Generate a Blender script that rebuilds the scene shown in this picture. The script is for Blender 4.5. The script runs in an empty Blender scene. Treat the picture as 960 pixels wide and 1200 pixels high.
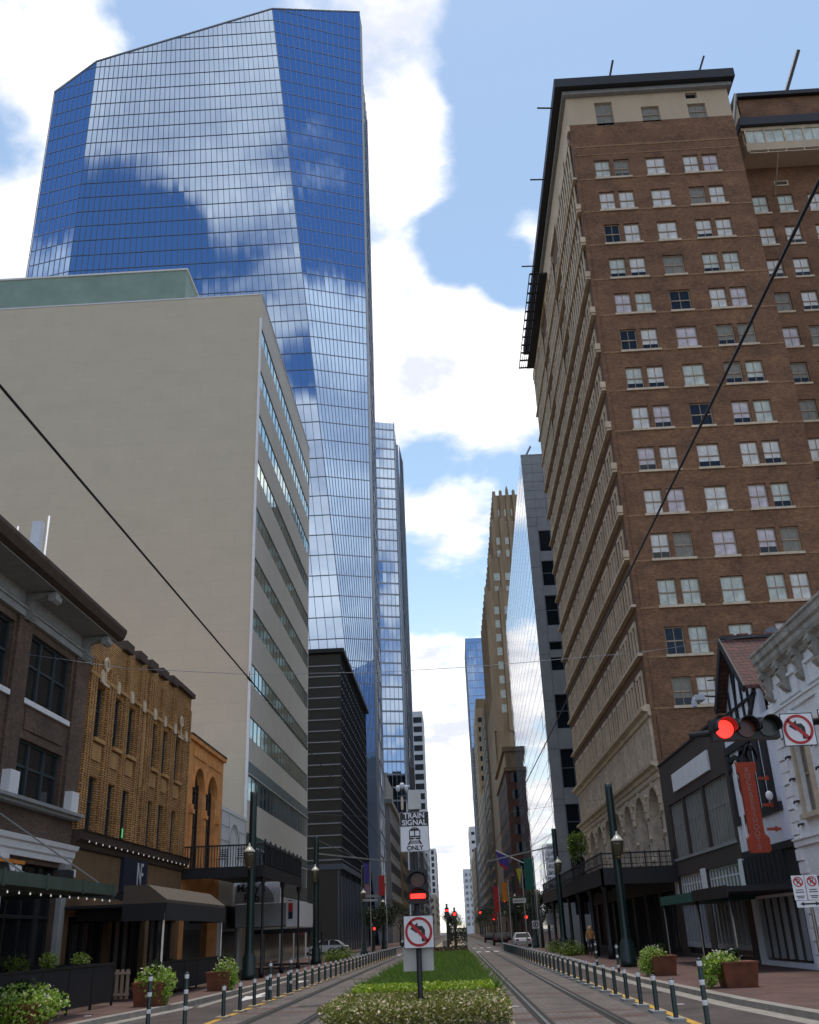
import bpy, math, random
from mathutils import Vector, Matrix
random.seed(7)
R90 = math.pi/2
sc = bpy.context.scene
COL = sc.collection

# ------------------------------------------------------------------ materials
def lin(r, g, b):
    f = lambda c: (c/255/12.92) if c <= 10 else ((c/255+.055)/1.055)**2.4
    return (f(r), f(g), f(b), 1)
def newmat(name):
    m = bpy.data.materials.new(name); m.use_nodes = True
    nt = m.node_tree
    return m, nt, nt.nodes['Principled BSDF']
def nd(nt, t, **k):
    n = nt.nodes.new(t)
    for a, b in k.items(): setattr(n, a, b)
    return n
def plain(name, col, rough=.6, metal=0, var=.18, scale=3., bump=0., emit=None, es=1., spec=.5, streak=False):
    m, nt, p = newmat(name)
    c = tuple(col[:3])
    p.inputs['Roughness'].default_value = rough; p.inputs['Metallic'].default_value = metal
    p.inputs['Specular IOR Level'].default_value = spec
    if var > 0:
        tc = nd(nt, 'ShaderNodeTexCoord'); mp = nd(nt, 'ShaderNodeMapping')
        if streak: mp.inputs['Scale'].default_value = (1, 1, .18)
        nt.links.new(tc.outputs['Object'], mp.inputs[0])
        nz = nd(nt, 'ShaderNodeTexNoise'); nz.inputs['Scale'].default_value = scale; nz.inputs['Detail'].default_value = 8; nz.inputs['Roughness'].default_value = .65
        nt.links.new(mp.outputs[0], nz.inputs['Vector'])
        cr = nd(nt, 'ShaderNodeValToRGB'); e = cr.color_ramp.elements
        e[0].position = .3; e[1].position = .72
        e[0].color = tuple(x*(1-var) for x in c)+(1,); e[1].color = tuple(min(1, x*(1+var)) for x in c)+(1,)
        nt.links.new(nz.outputs[0], cr.inputs[0]); nt.links.new(cr.outputs[0], p.inputs['Base Color'])
        if bump:
            b = nd(nt, 'ShaderNodeBump'); b.inputs['Strength'].default_value = bump; b.inputs['Distance'].default_value = .02
            nt.links.new(nz.outputs[0], b.inputs['Height']); nt.links.new(b.outputs[0], p.inputs['Normal'])
    else:
        p.inputs['Base Color'].default_value = c+(1,)
    if emit:
        p.inputs['Emission Color'].default_value = tuple(emit[:3])+(1,); p.inputs['Emission Strength'].default_value = es
    return m
def brick(name, c1, c2, cm, bw=.22, bh=.075, mortar=.012, bump=.4, stain=.35, flat=False, rough=.85, grain=.2):
    """brick pattern laid along walls (u = x+y, v = z) or flat on the ground"""
    m, nt, p = newmat(name)
    p.inputs['Roughness'].default_value = rough
    tc = nd(nt, 'ShaderNodeTexCoord'); sp = nd(nt, 'ShaderNodeSeparateXYZ'); nt.links.new(tc.outputs['Object'], sp.inputs[0])
    cb = nd(nt, 'ShaderNodeCombineXYZ')
    if flat:
        nt.links.new(sp.outputs[0], cb.inputs[0]); nt.links.new(sp.outputs[1], cb.inputs[1])
    else:
        ad = nd(nt, 'ShaderNodeMath', operation='ADD'); nt.links.new(sp.outputs[0], ad.inputs[0]); nt.links.new(sp.outputs[1], ad.inputs[1])
        nt.links.new(ad.outputs[0], cb.inputs[0]); nt.links.new(sp.outputs[2], cb.inputs[1])
    bt = nd(nt, 'ShaderNodeTexBrick'); nt.links.new(cb.outputs[0], bt.inputs['Vector'])
    bt.inputs['Color1'].default_value = tuple(c1[:3])+(1,); bt.inputs['Color2'].default_value = tuple(c2[:3])+(1,); bt.inputs['Mortar'].default_value = tuple(cm[:3])+(1,)
    bt.inputs['Scale'].default_value = 1; bt.inputs['Brick Width'].default_value = bw; bt.inputs['Row Height'].default_value = bh; bt.inputs['Mortar Size'].default_value = mortar
    nz = nd(nt, 'ShaderNodeTexNoise'); nz.inputs['Scale'].default_value = .55; nz.inputs['Detail'].default_value = 9; nz.inputs['Roughness'].default_value = .7
    mp = nd(nt, 'ShaderNodeMapping'); mp.inputs['Scale'].default_value = (1, 1, .9 if flat else 1.6)
    nt.links.new(tc.outputs['Object'], mp.inputs[0]); nt.links.new(mp.outputs[0], nz.inputs['Vector'])
    mr = nd(nt, 'ShaderNodeMapRange'); mr.inputs[1].default_value = .3; mr.inputs[2].default_value = .7; mr.inputs[3].default_value = 1-stain; mr.inputs[4].default_value = 1+stain
    nt.links.new(nz.outputs[0], mr.inputs[0])
    n2 = nd(nt, 'ShaderNodeTexNoise'); n2.inputs['Scale'].default_value = 7; n2.inputs['Detail'].default_value = 4
    nt.links.new(tc.outputs['Object'], n2.inputs['Vector'])
    m2 = nd(nt, 'ShaderNodeMapRange'); m2.inputs[1].default_value = .3; m2.inputs[2].default_value = .7; m2.inputs[3].default_value = 1-grain; m2.inputs[4].default_value = 1+grain
    nt.links.new(n2.outputs[0], m2.inputs[0])
    mu = nd(nt, 'ShaderNodeMath', operation='MULTIPLY'); nt.links.new(mr.outputs[0], mu.inputs[0]); nt.links.new(m2.outputs[0], mu.inputs[1])
    vm = nd(nt, 'ShaderNodeVectorMath', operation='SCALE'); nt.links.new(bt.outputs['Color'], vm.inputs[0]); nt.links.new(mu.outputs[0], vm.inputs['Scale'])
    nt.links.new(vm.outputs[0], p.inputs['Base Color'])
    if bump:
        b = nd(nt, 'ShaderNodeBump'); b.inputs['Strength'].default_value = bump; b.inputs['Distance'].default_value = .02; b.invert = True
        nt.links.new(bt.outputs['Fac'], b.inputs['Height']); nt.links.new(b.outputs[0], p.inputs['Normal'])
    return m
def leafmat(name, c1, c2, rough=.5, c3=None):
    m, nt, p = newmat(name)
    g = nd(nt, 'ShaderNodeNewGeometry'); cr = nd(nt, 'ShaderNodeValToRGB'); e = cr.color_ramp.elements
    e[0].color = tuple(c1[:3])+(1,); e[1].color = tuple(c2[:3])+(1,)
    if c3:
        x = e.new(.82); x.color = tuple(c2[:3])+(1,); e[-1].position = .9; e[-1].color = tuple(c3[:3])+(1,)
    nt.links.new(g.outputs['Random Per Island'], cr.inputs[0]); nt.links.new(cr.outputs[0], p.inputs['Base Color'])
    p.inputs['Roughness'].default_value = rough
    tr = nd(nt, 'ShaderNodeBsdfTranslucent'); nt.links.new(cr.outputs[0], tr.inputs[0])
    mx = nd(nt, 'ShaderNodeMixShader'); mx.inputs[0].default_value = .3
    o = nt.nodes['Material Output']
    nt.links.new(p.outputs[0], mx.inputs[1]); nt.links.new(tr.outputs[0], mx.inputs[2]); nt.links.new(mx.outputs[0], o.inputs[0])
    return m
def mirror(name, tint, rough=.03, metal=1., wob=.0, wscale=.5):
    m, nt, p = newmat(name)
    p.inputs['Base Color'].default_value = tuple(tint)+(1,); p.inputs['Metallic'].default_value = metal; p.inputs['Roughness'].default_value = rough
    if wob:
        tc = nd(nt, 'ShaderNodeTexCoord'); nz = nd(nt, 'ShaderNodeTexNoise'); nz.inputs['Scale'].default_value = wscale; nz.inputs['Detail'].default_value = 2
        nt.links.new(tc.outputs['Object'], nz.inputs['Vector'])
        b = nd(nt, 'ShaderNodeBump'); b.inputs['Strength'].default_value = wob; b.inputs['Distance'].default_value = .3
        nt.links.new(nz.outputs[0], b.inputs['Height']); nt.links.new(b.outputs[0], p.inputs['Normal'])
    return m

M = {}
M['hotelbrick'] = brick('hotel brick', (.225, .102, .043), (.13, .058, .026), (.16, .10, .06), .24, .08, .012, .3, .38)
M['hotelband'] = plain('pale brick band', (.26, .15, .075), .85, var=.35, scale=5)
M['spandrel'] = plain('brown spandrel brick', (.125, .066, .038), .85, var=.22, scale=3)
M['terracotta'] = plain('tan terracotta', (.52, .41, .28), .75, var=.28, scale=1.2, bump=.3)
M['terra_pale'] = plain('pale terracotta', (.54, .43, .32), .7, var=.3, scale=2.5, bump=.4)
M['stucco_tan'] = plain('tan painted stucco', (.48, .38, .26), .85, var=.1, scale=.8, streak=True)
M['sill'] = plain('limestone sill', (.55, .45, .32), .8, var=.2)
M['brownstone'] = brick('dark brown brick', (.085, .052, .035), (.14, .08, .05), (.075, .06, .05), .23, .075, .012, .5, .38)
M['yellowbrick'] = brick('ochre brick', (.64, .34, .10), (.46, .23, .07), (.15, .085, .04), .22, .085, .02, .9, .35)
M['yellowtrim'] = plain('ochre stucco panel', (.40, .225, .085), .85, var=.3, scale=2, streak=True)
M['ochreplaster'] = plain('ochre brown plaster', (.17, .10, .045), .9, var=.2, scale=1.5, bump=.3)
M['orange'] = plain('orange stucco', (.66, .29, .09), .85, var=.3, scale=1.6, bump=.3)
M['darktrim'] = plain('dark brown cornice', (.06, .038, .026), .75, var=.35, scale=4)
M['beige'] = brick('beige concrete', (.545, .475, .35), (.525, .46, .34), (.49, .43, .32), 3.1, 1.25, .02, .05, .05, grain=.025)
M['beige_side'] = plain('brightened concrete spandrel', (.60, .57, .50), .85, var=.05, scale=.6)  # base colour raised: the street side's brighter lighting is put into it
M['greenpaint'] = plain('sea green metal siding', (.19, .27, .22), .6, var=.15, scale=.6)
M['greenglassband'] = plain('dark green spandrel glass', (.03, .075, .06), .2, var=.2, scale=1)
M['concgrey'] = plain('grey stone cladding', (.21, .215, .215), .5, var=.15, scale=.7)
M['whitepaint'] = brick('white painted brick', (.80, .80, .79), (.76, .76, .76), (.66, .66, .66), .6, .3, .006, .25, .07, grain=.08)
M['white'] = plain('white paint', (.72, .72, .72), .6, var=.08)
M['cornice_grey'] = plain('weathered grey cornice', (.33, .31, .27), .75, var=.45, scale=3, bump=.3, streak=True)
M['greytrim'] = plain('grey painted trim', (.27, .27, .26), .7, var=.18, scale=3)
M['tudorwhite'] = plain('white plaster infill', (.70, .73, .80), .85, var=.06, scale=2)
M['timber'] = plain('black painted timber', (.014, .014, .018), .6, var=.3, scale=4)
M['tile'] = brick('clay roof tile', (.12, .05, .04), (.085, .038, .032), (.03, .018, .016), .22, .16, .012, .9, .3)
M['brownpaint'] = plain('dark brown painted wall', (.055, .04, .033), .8, var=.12, scale=1)
M['black'] = plain('black metal', (.012, .012, .014), .5, var=.2)
M['blacksoft'] = plain('black fabric', (.015, .015, .017), .85, var=.2)
M['darkgreen'] = plain('dark green enamel', (.010, .026, .022), .35, var=.15)
M['greencanopy'] = plain('faded green canopy metal', (.05, .075, .055), .6, var=.3, scale=3)
M['greenawn'] = plain('green awning canvas', (.015, .09, .065), .7, var=.15)
M['tanawn'] = plain('taupe awning canvas', (.085, .065, .045), .8, var=.12)
M['darkglass'] = plain('dark window glass', (.012, .015, .018), .08, var=0, spec=.4)
M['shopglass'] = plain('shop window glass', (.006, .007, .009), .12, var=0, spec=.35)
M['greenglass'] = mirror('green tinted glass', (.34, .50, .45), .04, metal=.85)
M['curtain'] = plain('curtained window', (.66, .65, .60), .35, var=.3, scale=1.6, streak=False)
M['curtain_lilac'] = plain('lilac curtained window', (.56, .50, .52), .35, var=.3, scale=1.8)
M['curtain_green'] = plain('pale green curtained window', (.52, .57, .50), .35, var=.3, scale=1.5)
M['blinds'] = plain('closed tan blinds', (.20, .19, .15), .5, var=.25, scale=2)
M['frame_tan'] = plain('tan sash frame', (.33, .25, .18), .6, var=.2)
M['frame_dark'] = plain('dark blue green frame', (.03, .045, .05), .5, var=.2)
M['mullion'] = plain('steel mullion', (.10, .12, .15), .4, metal=.3, var=0)
M['bluemul'] = plain('pale steel mullion', (.25, .28, .33), .35, metal=.4, var=0)
M['silver'] = plain('brushed aluminium fins', (.52, .55, .56), .3, metal=.7, var=.06)
M['glassblue'] = mirror('blue curtain wall glass', (.30, .42, .60), .02)
M['glasspale'] = mirror('pale curtain wall glass', (.31, .40, .53), .03)
M['glassmirror'] = mirror('silver mirror glass', (.72, .77, .86), .015, wob=.05, wscale=.3)
M['glassdark'] = mirror('black mirror glass', (.05, .06, .075), .05)
M['glassblock'] = plain('black curtain wall', (.022, .026, .032), .12, var=.3, scale=.2, spec=.8)
M['fins'] = plain('pale metal fins', (.36, .38, .40), .45, var=.1)
M['dullglass'] = plain('distant window glass', (.035, .04, .045), .45, var=0, spec=.35)
M['roof'] = plain('roof gravel', (.2, .19, .18), .95)
M['tanstone'] = plain('ochre limestone', (.34, .25, .155), .85, var=.3, scale=.5, streak=True)
M['tanstone_b'] = plain('brown limestone', (.24, .17, .09), .85, var=.2, scale=.4)
M['redbrick'] = brick('red brown brick', (.17, .075, .045), (.13, .055, .035), (.12, .08, .06), .25, .09, .012, .3, .2)
M['palestone'] = plain('grey limestone', (.36, .35, .31), .85, var=.2, scale=.5, streak=True)
M['whiteconc'] = plain('white concrete', (.62, .63, .63), .8, var=.06, scale=.4)
M['asphalt'] = plain('asphalt', (.07, .064, .062), .85, var=.28, scale=1.3, bump=.3)
M['paver'] = brick('brown road pavers', (.075, .05, .045), (.055, .045, .042), (.04, .035, .032), .22, .11, .01, .5, .5, flat=True)
M['trackpaver'] = brick('track bed pavers', (.155, .125, .11), (.115, .098, .09), (.06, .055, .05), .24, .12, .014, .6, .48, flat=True)
M['redpaver'] = brick('red sidewalk brick', (.13, .058, .045), (.095, .05, .04), (.06, .05, .045), .2, .1, .01, .5, .45, flat=True)
M['kerb'] = plain('concrete kerb', (.26, .24, .21), .85, var=.25, scale=3, bump=.3)
M['kerbtan'] = plain('tan kerb', (.34, .28, .19), .85, var=.25, scale=3)
M['yellow'] = plain('yellow road paint', (.50, .29, .03), .7, var=.3, scale=6)
M['whitepaintline'] = plain('white road paint', (.6, .6, .58), .7, var=.3, scale=6)
M['rail'] = plain('steel rail', (.16, .15, .14), .35, metal=.8, var=.3)
M['groove'] = plain('rail flangeway', (.02, .018, .016), .9, var=.2)
M['soil'] = plain('dark soil', (.03, .022, .015), .95)
M['leaf_lime'] = leafmat('lime leaves', (.14, .24, .015), (.38, .50, .045))
M['leaf_flower'] = leafmat('mottled leaves', (.09, .11, .02), (.26, .27, .05), c3=(.75, .62, .42))
M['leaf_grass'] = leafmat('grass blades', (.065, .14, .02), (.24, .36, .06))
M['leaf_bright'] = leafmat('bright planter leaves', (.10, .21, .022), (.36, .52, .06), c3=(.50, .56, .2))
M['leaf_dark'] = leafmat('dark tree leaves', (.008, .02, .006), (.03, .05, .015))
M['leaf_olive'] = leafmat('olive shrub leaves', (.07, .12, .015), (.24, .32, .045))
M['leaf_brown'] = leafmat('brown shrub leaves', (.05, .03, .015), (.12, .065, .03))
M['petal'] = leafmat('pale petals', (.6, .6, .45), (.75, .75, .6))
M['bark'] = plain('bark', (.05, .04, .03), .9)
M['rust'] = plain('rusty terracotta planter', (.16, .05, .022), .75, var=.35, scale=4)
M['brass'] = plain('brass lantern', (.25, .20, .10), .3, metal=.7, var=.15)
M['lampglass'] = plain('lantern glass', (.10, .085, .05), .15, var=0)
M['lampcap'] = plain('pale lantern dome', (.65, .62, .5), .3, var=.1)
M['signwhite'] = plain('sign white', (.72, .72, .73), .45, var=.05)
M['signblack'] = plain('sign black', (.012, .012, .013), .5, var=0)
M['signred'] = plain('sign red', (.42, .012, .015), .5, var=0)
M['signback'] = plain('bare aluminium sign back', (.42, .42, .40), .4, metal=.3, var=.1)
M['redneon'] = plain('red enamel sign', (.42, .055, .02), .4, var=.12)
M['neonletter'] = plain('grey red letter', (.42, .20, .17), .4, var=.1)
M['redlamp'] = plain('red signal lamp', (.8, .02, .02), .4, var=0, emit=(1, .03, .02), es=1.5)
M['amberoff'] = plain('unlit amber lens', (.10, .02, .008), .25, var=0)
M['greenoff'] = plain('unlit green lens', (.03, .035, .032), .25, var=0)
M['bulb'] = plain('string light bulb', (.8, .8, .75), .4, var=0, emit=(1, .95, .85), es=.25)
M['neonred'] = plain('red neon', (.6, .02, .02), .4, var=0, emit=(1, .06, .04), es=.6)
M['neongreen'] = plain('green neon', (.02, .5, .1), .4, var=0, emit=(.1, 1, .3), es=.08)
M['banner_red'] = plain('red banner', (.45, .03, .03), .8, var=.2)
M['banner_orange'] = plain('orange banner', (.6, .20, .02), .8, var=.3, scale=1)
M['banner_yellow'] = plain('yellow banner', (.45, .45, .05), .8, var=.1)
M['banner_teal'] = plain('teal banner', (.02, .14, .11), .8, var=.2)
M['banner_purple'] = plain('violet banner', (.07, .05, .28), .8, var=.2)
M['banner_pink'] = plain('pink banner', (.35, .18, .25), .8, var=.2)
M['bluesign'] = plain('navy sign', (.01, .014, .035), .5, var=.1)
M['bluepanel'] = plain('blue window panel', (.05, .08, .2), .3, var=.1)
M['carwhite'] = plain('white car paint', (.55, .56, .57), .45, var=0, spec=.3)
M['carblack'] = plain('black car paint', (.015, .015, .018), .55, var=0, spec=.2)
M['cargrey'] = plain('grey car paint', (.12, .13, .14), .5, var=0, spec=.25)
M['tyre'] = plain('tyre rubber', (.015, .015, .015), .9, var=0)
M['taillamp'] = plain('tail lamp', (.4, .02, .02), .3, var=0)
M['skin'] = plain('skin', (.50, .30, .20), .6, var=0)
M['topcloth'] = plain('orange top', (.50, .22, .06), .9, var=.1)
M['hair'] = plain('blonde hair', (.42, .28, .12), .7, var=.1)
M['shopdark'] = plain('dark shopfront', (.02, .018, .017), .6, var=.3, scale=2)
M['shopred'] = plain('dark red shopfront', (.09, .015, .015), .6, var=.2)
M['paleshutter'] = plain('pale grey shutter', (.30, .31, .32), .6, var=.15, scale=2)
M['antenna'] = plain('antenna white', (.55, .58, .62), .5, var=.1)

# ------------------------------------------------------------------ geometry helpers
class Fr:
    """wall frame: u along the wall, d into the wall, v up"""
    def __init__(s, ox=0, oy=0, rot=0, oz=0): s.ox, s.oy, s.rot, s.oz = ox, oy, rot, oz; s.c, s.s = math.cos(rot), math.sin(rot)
    def pt(s, u, d, v): return (s.ox+s.c*u-s.s*d, s.oy+s.s*u+s.c*d, s.oz+v)
W = Fr()
class MB:
    def __init__(s, fr=W): s.v = []; s.f = []; s.mi = []; s.fr = fr; s.m = 0; s.sm = []
    def P(s, *p): s.v.append(s.fr.pt(*p)); return len(s.v)-1
    def poly(s, pts, smooth=False):
        b = len(s.v)
        for p in pts: s.v.append(s.fr.pt(*p))
        s.f.append(tuple(range(b, b+len(pts)))); s.mi.append(s.m); s.sm.append(smooth)
    def box(s, a, b):
        x0, y0, z0 = a; x1, y1, z1 = b
        if x0 > x1: x0, x1 = x1, x0
        if y0 > y1: y0, y1 = y1, y0
        if z0 > z1: z0, z1 = z1, z0
        i = len(s.v)
        for p in ((x0,y0,z0),(x1,y0,z0),(x1,y1,z0),(x0,y1,z0),(x0,y0,z1),(x1,y0,z1),(x1,y1,z1),(x0,y1,z1)): s.v.append(s.fr.pt(*p))
        for q in ((0,3,2,1),(4,5,6,7),(0,1,5,4),(1,2,6,5),(2,3,7,6),(3,0,4,7)):
            s.f.append(tuple(i+k for k in q)); s.mi.append(s.m); s.sm.append(False)
    def prism(s, pts, z0, z1):
        """horizontal outline extruded up"""
        n = len(pts)
        s.poly([(x, y, z1) for x, y in pts]); s.poly([(x, y, z0) for x, y in reversed(pts)])
        for i in range(n):
            a, b = pts[i], pts[(i+1) % n]
            s.poly([(a[0], a[1], z0), (b[0], b[1], z0), (b[0], b[1], z1), (a[0], a[1], z1)])
    def slab(s, pts, d0, d1):
        """outline in (u,v) extruded through depth d0..d1 (d0 outermost)"""
        n = len(pts)
        s.poly([(u, d0, v) for u, v in pts]); s.poly([(u, d1, v) for u, v in reversed(pts)])
        for i in range(n):
            a, b = pts[i], pts[(i+1) % n]
            s.poly([(a[0], d0, a[1]), (a[0], d1, a[1]), (b[0], d1, b[1]), (b[0], d0, b[1])])
    def profile(s, pts, u0, u1):
        """(d,v) outline swept along u"""
        n = len(pts)
        s.poly([(u0, d, v) for d, v in pts]); s.poly([(u1, d, v) for d, v in reversed(pts)])
        for i in range(n):
            a, b = pts[i], pts[(i+1) % n]
            s.poly([(u0, a[0], a[1]), (u0, b[0], b[1]), (u1, b[0], b[1]), (u1, a[0], a[1])])
    def tube(s, path, r, n=8, cap=True):
        pr = None; rr = r if isinstance(r, (list, tuple)) else [r]*len(path)
        pth = [Vector(s.fr.pt(*p)) for p in path]; rings = []
        for i, p in enumerate(pth):
            if i == 0: t = pth[1]-p
            elif i == len(pth)-1: t = p-pth[i-1]
            else: t = pth[i+1]-pth[i-1]
            t.normalize(); a = Vector((0, 0, 1)) if abs(t.z) < .9 else Vector((1, 0, 0))
            x = t.cross(a).normalized(); y = t.cross(x).normalized()
            b = len(s.v)
            for k in range(n):
                an = 2*math.pi*k/n; q = p+x*math.cos(an)*rr[i]+y*math.sin(an)*rr[i]; s.v.append(tuple(q))
            rings.append(b)
        for i in range(len(rings)-1):
            for k in range(n):
                s.f.append((rings[i]+k, rings[i]+(k+1) % n, rings[i+1]+(k+1) % n, rings[i+1]+k)); s.mi.append(s.m); s.sm.append(n > 4)
        if cap:
            s.f.append(tuple(rings[0]+k for k in range(n))); s.mi.append(s.m); s.sm.append(False)
            s.f.append(tuple(rings[-1]+k for k in range(n))); s.mi.append(s.m); s.sm.append(False)
    def lathe(s, c, prof, n=12):
        """(radius, z) profile around a vertical axis"""
        base = []
        for r, z in prof:
            base.append(len(s.v))
            for k in range(n):
                a = 2*math.pi*k/n; s.v.append(s.fr.pt(c[0]+r*math.cos(a), c[1]+r*math.sin(a), c[2]+z))
        for i in range(len(base)-1):
            for k in range(n):
                s.f.append((base[i]+k, base[i]+(k+1) % n, base[i+1]+(k+1) % n, base[i+1]+k)); s.mi.append(s.m); s.sm.append(True)
        s.f.append(tuple(base[-1]+k for k in range(n))); s.mi.append(s.m); s.sm.append(False)
        s.f.append(tuple(reversed([base[0]+k for k in range(n)]))); s.mi.append(s.m); s.sm.append(False)
    def disc(s, c, r, d0, d1, n=24, ri=0):
        """disc or ring standing in the wall plane, centre (u,v)"""
        o = [(c[0]+r*math.cos(2*math.pi*k/n), c[1]+r*math.sin(2*math.pi*k/n)) for k in range(n)]
        if ri <= 0: s.slab(o, d0, d1); return
        i_ = [(c[0]+ri*math.cos(2*math.pi*k/n), c[1]+ri*math.sin(2*math.pi*k/n)) for k in range(n)]
        for k in range(n):
            j = (k+1) % n
            s.slab([o[k], o[j], i_[j], i_[k]], d0, d1)
    def facade(s, u0, u1, v0, v1, ops, depth=.3, d=0):
        us = sorted({u0, u1} | {min(max(o[0], u0), u1) for o in ops} | {min(max(o[2], u0), u1) for o in ops})
        vs = sorted({v0, v1} | {min(max(o[1], v0), v1) for o in ops} | {min(max(o[3], v0), v1) for o in ops})
        for i in range(len(us)-1):
            uc = (us[i]+us[i+1])/2; col = [o for o in ops if o[0] < uc < o[2]]
            j = 0
            while j < len(vs)-1:
                vc = (vs[j]+vs[j+1])/2
                if any(o[1] < vc < o[3] for o in col): j += 1; continue
                k = j
                while k+1 < len(vs)-1 and not any(o[1] < (vs[k+1]+vs[k+2])/2 < o[3] for o in col): k += 1
                s.poly([(us[i], d, vs[j]), (us[i+1], d, vs[j]), (us[i+1], d, vs[k+1]), (us[i], d, vs[k+1])]); j = k+1
        for o in ops:
            a, b, c_, e = o[:4]; q = d+depth
            s.poly([(a, d, b), (a, q, b), (a, q, e), (a, d, e)]); s.poly([(c_, d, b), (c_, d, e), (c_, q, e), (c_, q, b)])
            s.poly([(a, d, b), (c_, d, b), (c_, q, b), (a, q, b)]); s.poly([(a, d, e), (a, q, e), (c_, q, e), (c_, d, e)])
            if len(o) > 4 and o[4]:          # arched head: fill the two spandrels
                r = (c_-a)/2; cx = (a+c_)/2; cy = e-r; N = 8
                for sg in (-1, 1):
                    pts = [(cx+sg*r*math.cos(R90*k/N), cy+r*math.sin(R90*k/N)) for k in range(N+1)]
                    for k in range(N):
                        p, q2 = pts[k], pts[k+1]
                        s.poly([(p[0], d, p[1]), (cx+sg*r, d, p[1]), (cx+sg*r, d, q2[1]), (q2[0], d, q2[1])])
                        s.poly([(p[0], d, p[1]), (q2[0], d, q2[1]), (q2[0], q, q2[1]), (p[0], q, p[1])], True)
    def build(s, name, mats, parent=None):
        if not isinstance(mats, (list, tuple)): mats = [mats]
        me = bpy.data.meshes.new(name)
        off = Vector((0, 0, 0))
        if parent is not None: off = wloc(parent)
        me.from_pydata([(v[0]-off.x, v[1]-off.y, v[2]-off.z) for v in s.v], [], s.f)
        for m in mats: me.materials.append(M[m] if isinstance(m, str) else m)
        if any(s.mi): me.polygons.foreach_set('material_index', s.mi)
        if any(s.sm): me.polygons.foreach_set('use_smooth', s.sm)
        me.update()
        o = bpy.data.objects.new(name, me); COL.objects.link(o)
        if parent is not None: o.parent = parent
        return o
def wloc(o):
    v = Vector((0, 0, 0))
    while o is not None: v = v+Vector(o.location); o = o.parent
    return v
def tag(o, label, cat, group=None, kind=None):
    if label: o['label'] = label
    if cat: o['category'] = cat
    if group: o['group'] = group
    if kind: o['kind'] = kind
    return o
def thing(name, label, cat, loc, group=None):
    o = bpy.data.objects.new(name, None); COL.objects.link(o); o.location = loc; o.empty_display_size = .2
    return tag(o, label, cat, group)
def struct(mb, name, mat):
    o = mb.build(name, mat); o['kind'] = 'structure'; return o
def copy_tree(o, parent=None):
    c = o.copy(); COL.objects.link(c); c.parent = parent
    for ch in [x for x in CH.get(o.name, [])]: copy_tree(ch, c)
    return c
CH = {}
def reg(o):
    CH.clear()
    for x in COL.objects:
        if x.parent: CH.setdefault(x.parent.name, []).append(x)
def dup(o, loc, rz=None, label=None, group=None, scale=None):
    reg(o)
    c = copy_tree(o); c.location = loc
    if rz is not None: c.rotation_euler = (0, 0, rz)
    if scale: c.scale = scale
    if label: c['label'] = label
    if group: c['group'] = group
    return c
def text(name, s, size, mat, parent, loc, rz=0, depth=.006, align='CENTER', sx=1., spacing=1., bold=0.):
    cu = bpy.data.curves.new(name, 'FONT'); cu.body = s; cu.size = size; cu.align_x = align; cu.align_y = 'CENTER'
    cu.extrude = depth; cu.space_character = spacing; cu.offset = bold
    o = bpy.data.objects.new(name, cu); COL.objects.link(o)
    bpy.context.view_layer.update()
    me = bpy.data.meshes.new_from_object(o); bpy.data.objects.remove(o)
    # text lies in XY: stand it up facing -Y, then turn
    me.transform(Matrix.Rotation(rz, 4, 'Z') @ Matrix.Rotation(R90, 4, 'X') @ Matrix.Diagonal((sx, 1, 1, 1)))
    me.materials.clear(); me.materials.append(M[mat])
    o = bpy.data.objects.new(name, me); COL.objects.link(o); o.parent = parent
    o.location = Vector(loc)-wloc(parent)
    return o

# windows: a frame mesh and its pane, shared between copies
WC = {}
def win_meshes(w, h, style, pane, frame, sill):
    k = (round(w, 3), round(h, 3), style, pane, frame, sill)
    if k in WC: return WC[k]
    b = MB(); dp = .14; t = .07
    b.box((0, dp, 0), (t, dp+.08, h)); b.box((w-t, dp, 0), (w, dp+.08, h)); b.box((t, dp, 0), (w-t, dp+.08, t)); b.box((t, dp, h-t), (w-t, dp+.08, h))
    if style in ('sash', 'sash2'):
        b.box((t, dp-.02, h*.5-.04), (w-t, dp+.08, h*.5+.04))
        b.box((w/2-.02, dp+.01, t), (w/2+.02, dp+.07, h*.5-.04)); b.box((w/2-.02, dp+.01, h*.5+.04), (w/2+.02, dp+.07, h-t))
    if style == 'triple':
        for q in (1/3, 2/3): b.box((w*q-.06, dp-.02, t), (w*q+.06, dp+.08, h-t))
        b.box((t, dp, h*.55-.04), (w-t, dp+.07, h*.55+.04))
    if style == 'grid':
        n = max(2, round(w/.55))
        for i in range(1, n): b.box((w*i/n-.035, dp, t), (w*i/n+.035, dp+.08, h-t))
        b.box((t, dp+.01, h*.6-.03), (w-t, dp+.07, h*.6+.03))
    if style == 'slit':
        b.box((t, dp, h*.55-.03), (w-t, dp+.07, h*.55+.03))
    mats = [M[frame]]
    if sill:
        b.m = 1; b.box((-.1, -.09, -.16), (w+.1, .13, -.002)); mats.append(M[sill])
    o = b.build('window', mats); fm = o.data; bpy.data.objects.remove(o)
    b = MB(); b.box((t*.6, dp+.045, t*.6), (w-t*.6, dp+.06, h-t*.6))
    mt = [M[pane]]
    if style == 'sash2':     # lower sash pushed up, dark room behind
        mt.append(M['darkglass']); b.m = 1; b.box((t, dp+.02, t), (w-t, dp+.043, h*.28))
    o = b.build('pane', mt); pm = o.data; bpy.data.objects.remove(o)
    WC[k] = (fm, pm); return WC[k]
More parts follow.
